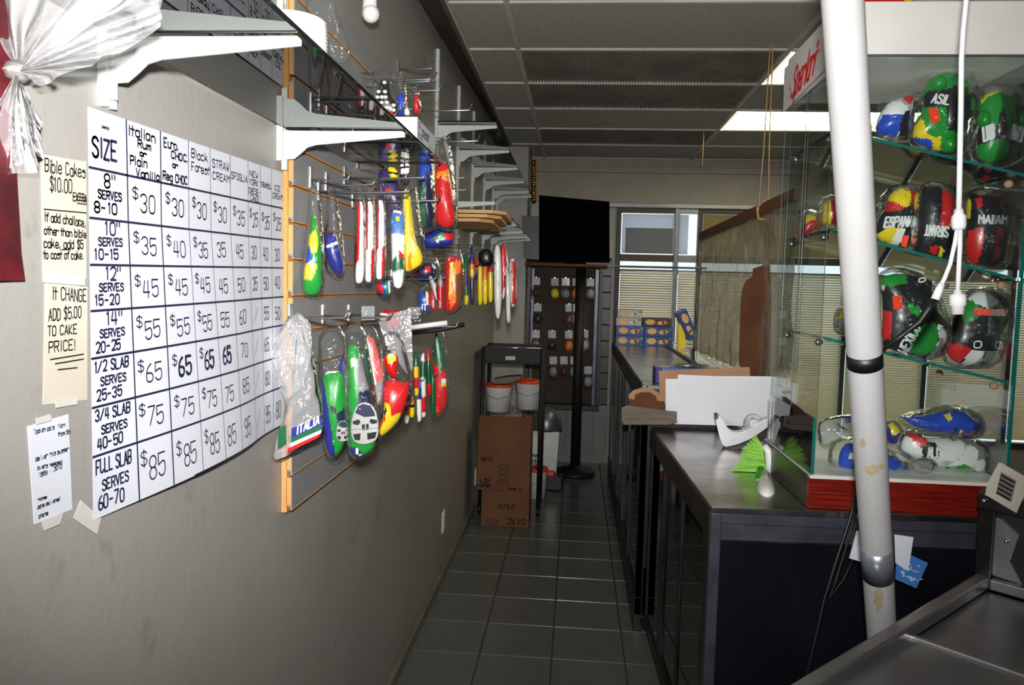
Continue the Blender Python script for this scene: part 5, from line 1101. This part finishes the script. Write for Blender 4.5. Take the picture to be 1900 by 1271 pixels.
# ================================================================== FOREGROUND
pt=on(1563,0,PY(1.27)); pb=on(1636,1175,PY(1.76)); dd=(pb-pt)
pi=thing('white_pipe','leaning white plastic pipe with black and silver tape bands in the right foreground','pipe',pb)
e0=pt-dd*.25; k=(pb.z-.01)/-dd.z; e1_=pb+dd*k*1.0
e1_=Vector((pb.x+dd.x*(pb.z-.02)/-dd.z,pb.y+dd.y*(pb.z-.02)/-dd.z,.012))
fin('tube',tube(NB(),[e0,pt,pb,e1_],.0315,28),'pvc',pi)
def band(y0,y1,m,r,nm):
    f0=(y0)/1175; f1=y1/1175
    def at(yy):
        lo,hi=0,1
        for _ in range(40):
            mid=(lo+hi)/2; P=pt+dd*mid; v=P-CP; c=Vector((v.dot(R),v.dot(U_),v.dot(Fw))); 
            if CY-F*c.y/c.z<yy: lo=mid
            else: hi=mid
        return pt+dd*lo
    return fin(nm,tube(NB(),[at(y0),at(y1)],r,28),m,pi)
band(653,678,'black_rubber',.0322,'black_tape'); band(1014,1070,'duct_tape',.0324,'silver_tape')
for (y0,y1,x) in ((860,885,1628),(815,828,1603),(1085,1140,1640)):
    q=PY(on(1610,y0,PY(1.62)).y)
# stains as thin dried glue patches on the tube
def patch(cx,cy,rx,ry,nm):
    b=NB(); n=18; ring=[]; ax=dd.normalized()
    def proj(px,py):
        r=ray(px,py); w0=CP-pt; # ray-cylinder hit
        a=r-ax*r.dot(ax); c=w0-ax*w0.dot(ax); A=a.dot(a); B=2*a.dot(c); Cc=c.dot(c)-.0318**2; D=B*B-4*A*Cc
        if D<0: D=0
        return CP+r*((-B-math.sqrt(D))/(2*A))
    rings=[[b.verts.new(proj(cx+rx*s*(1+.25*math.sin(3*k+cx))*math.cos(2*math.pi*k/n),cy+ry*s*(1+.25*math.sin(2*k+cy))*math.sin(2*math.pi*k/n))) for k in range(n)] for s in (.001,.5,1)]
    for a,c in zip(rings,rings[1:]):
        for k in range(n): f=b.faces.new((a[k],a[(k+1)%n],c[(k+1)%n],c[k]))
    return fin(nm,b,'pvc_stain',pi)
patch(1617,872,16,9,'dried_glue'); patch(1601,822,6,9,'dried_glue'); patch(1634,866,7,5,'dried_glue'); patch(1630,1110,9,24,'dried_glue')
# white cord
cc=thing('power_cord','white cord splitting into two plugs, hanging in front of the glass case','cord',on(1780,400,PY(1.6)))
P=lambda x,y,d=1.6: on(x,y,PY(d))
ct_=P(1793,0); fin('cord',tube(NB(),[Vector((ct_.x+.03,1.62,Z)),Vector((ct_.x+.005,1.6,2.3)),P(1793,0),P(1787,60),P(1784,110),P(1783,200),P(1781,300),P(1779,395)],.0052,10),'cable_white',cc)
fin('junction',tube(NB(),[P(1779,388),P(1779,396),P(1779,402),P(1779,420),P(1779,426)],[.008,.009,.0135,.0135,.011],16),'cable_white',cc)
fin('cord_branch',tube(NB(),[P(1776,424),P(1772,450),P(1763,490),P(1752,518),P(1745,530)],.0042,10),'cable_white',cc)
fin('cord_branch',tube(NB(),[P(1782,424),P(1781,460),P(1779,500),P(1777,540)],.0045,10),'cable_white',cc)
fin('angled_plug',tube(NB(),[P(1748,526),P(1742,538),P(1735,556)],[.006,.0075,.0085],12),'cable_white',cc)
fin('socket_end',tube(NB(),[P(1777,538),P(1777,545),P(1777,547),P(1777,566),P(1777,568),P(1777,583)],[.007,.008,.0155,.0155,.0125,.0115],18),'cable_white',cc)
fin('black_lead',tube(NB(),[P(1737,553),P(1722,575),P(1706,598),P(1680,618),P(1650,640),P(1628,660,1.68)],[.008,.0085,.007,.0045,.004,.004],10),'black_rubber',cc)
fin('hanging_cable',tube(NB(),[on(1596,890,PY(2.10)),on(1578,960,PY(2.08)),on(1552,1040,PY(2.06)),on(1530,1110,PY(2.05)),on(1512,1190,PY(2.04)),on(1495,1262,PY(2.03)),Vector((.55,2.05,.02))],.0045,8),'black_rubber',label='thin black cable hanging down in front of the black end panel',cat='cable')
fin('hanging_cable',tube(NB(),[on(1596,1010,PY(2.12)),on(1566,1075,PY(2.10)),on(1540,1110,PY(2.09)),on(1556,1060,PY(2.11)),on(1575,1000,PY(2.12)),on(1590,940,PY(2.13))],.003,8),'black_rubber',label='second thinner black cable beside the white pipe',cat='cable')
# blue and white packages behind the pipe
t=thing('paper_packet','white packet with blue print sticking out right of the white pipe','packet',on(1690,1040,PY(2.05)))
slab('sleeve',[(1660,992),(1695,997),(1690,1030),(1685,1060),(1662,1045)],PY(2.03),.004,'paper',t); slab('printed_part',[(1690,1030),(1722,1045),(1700,1092),(1662,1075),(1664,1040)],PY(2.04),.004,'lightblue',t)
b=NB()
for k in range(26):
    x=random.uniform(1668,1708); y=1040+(x-1668)*.3+random.uniform(0,34); q=on(x,y,PY(2.034)); s=random.uniform(.003,.008); box(b,q.x,q.x+s,q.y,q.y+.001,q.z,q.z+s*.6)
fin('blue_print',b,'paper',t,kind='stuff')
slab('paper_scrap',[(1590,985),(1604,985),(1606,1045),(1576,1036)],PY(2.06),.003,'paper',label='white paper corner sticking out left of the white pipe',cat='paper')
# stainless unit in the corner
o_=Vector((1.05,2.025)); ua=math.atan2(2.025-1.374,1.05-.403)
fr3=frame((o_.x,o_.y),ua-math.pi/2)        # v runs along the visible edge towards the far corner (v<=0), u to the right
su=thing('steel_sink_unit','stainless steel drainboard unit with raised dark rail in the lower right corner','sink unit',(1.0,1.6,0))
rb('rim',fr3,0,.035,-1.45,0,.822,.852,'stainless',su,.006)
rb('rim',fr3,.035,.85,-.03,0,.822,.850,'stainless',su,.004)
rb('drainboard',fr3,.03,.9,-1.45,-.49,.80,.828,'stainless',su,.004)
rb('basin_floor',fr3,.03,.9,-.485,-.03,.79,.818,'stainless',su,.004)
rb('ridge',fr3,.03,.9,-.495,-.48,.818,.836,'stainless',su,.004)
rb('apron',fr3,.004,.03,-1.45,-.005,.60,.822,'stainless_dark',su,.002)
rb('body',fr3,.06,.88,-1.40,-.05,.05,.80,'black_matte',su,0)
for v in (-1.4,-.06): rb('leg',fr3,.02,.055,v,v+.035,.0,.61,'stainless_dark',su,.003)
rb('corner_post',fr3,-.005,.035,-.02,.02,.835,1.05,'stainless_dark',su,.004)
rb('top_rail',fr3,-.005,.9,-.03,.03,1.02,1.065,'stainless_dark',su,.004)
rb('splash_panel',fr3,.03,.9,.0,.008,.84,1.02,'black_frame',su,0)
b=NB(); 
f3=lambda u,z: fr3(u,-.006,z)
prism(b,[f3(.03,.855),f3(.10,.85),f3(.07,.90),f3(.085,.97),f3(.045,1.0),f3(.03,1.005)],fr3(0,.005,0)-fr3(0,0,0)); fin('gusset',b,'stainless',su)
for u,z in ((.012,1.045),(.12,1.045),(.06,.95)): 
    c=fr3(u,-.032 if z>1 else -.008,z); b=NB(); bmesh.ops.create_uvsphere(b,u_segments=10,v_segments=6,radius=.006,matrix=Matrix.Translation(c)); fin('rivet',b,'chrome',su,smooth=True)
ct2=thing('price_card','worn yellowed card with a dark printed block standing on the steel rail','card',on(1868,905,PY(1.9)))
pq=PA(1868,905,1.93,10)
slab('card',[(1860,860),(1902,884),(1904,912),(1886,952),(1834,921),(1838,900)],pq,.012,'cream_paper',ct2)
slab('printed_block',[(1858,876),(1886,892),(1876,932),(1848,916)],(pq[0]+pq[1]*.001,pq[1]),.001,'cardboard_grey',ct2)
for i in range(5): slab('print_line',[(1858-2*i,880+8*i),(1883-2*i,894+8*i),(1882-2*i,897+8*i),(1857-2*i,883+8*i)],(pq[0]+pq[1]*.002,pq[1]),.0008,'ink_black',ct2)
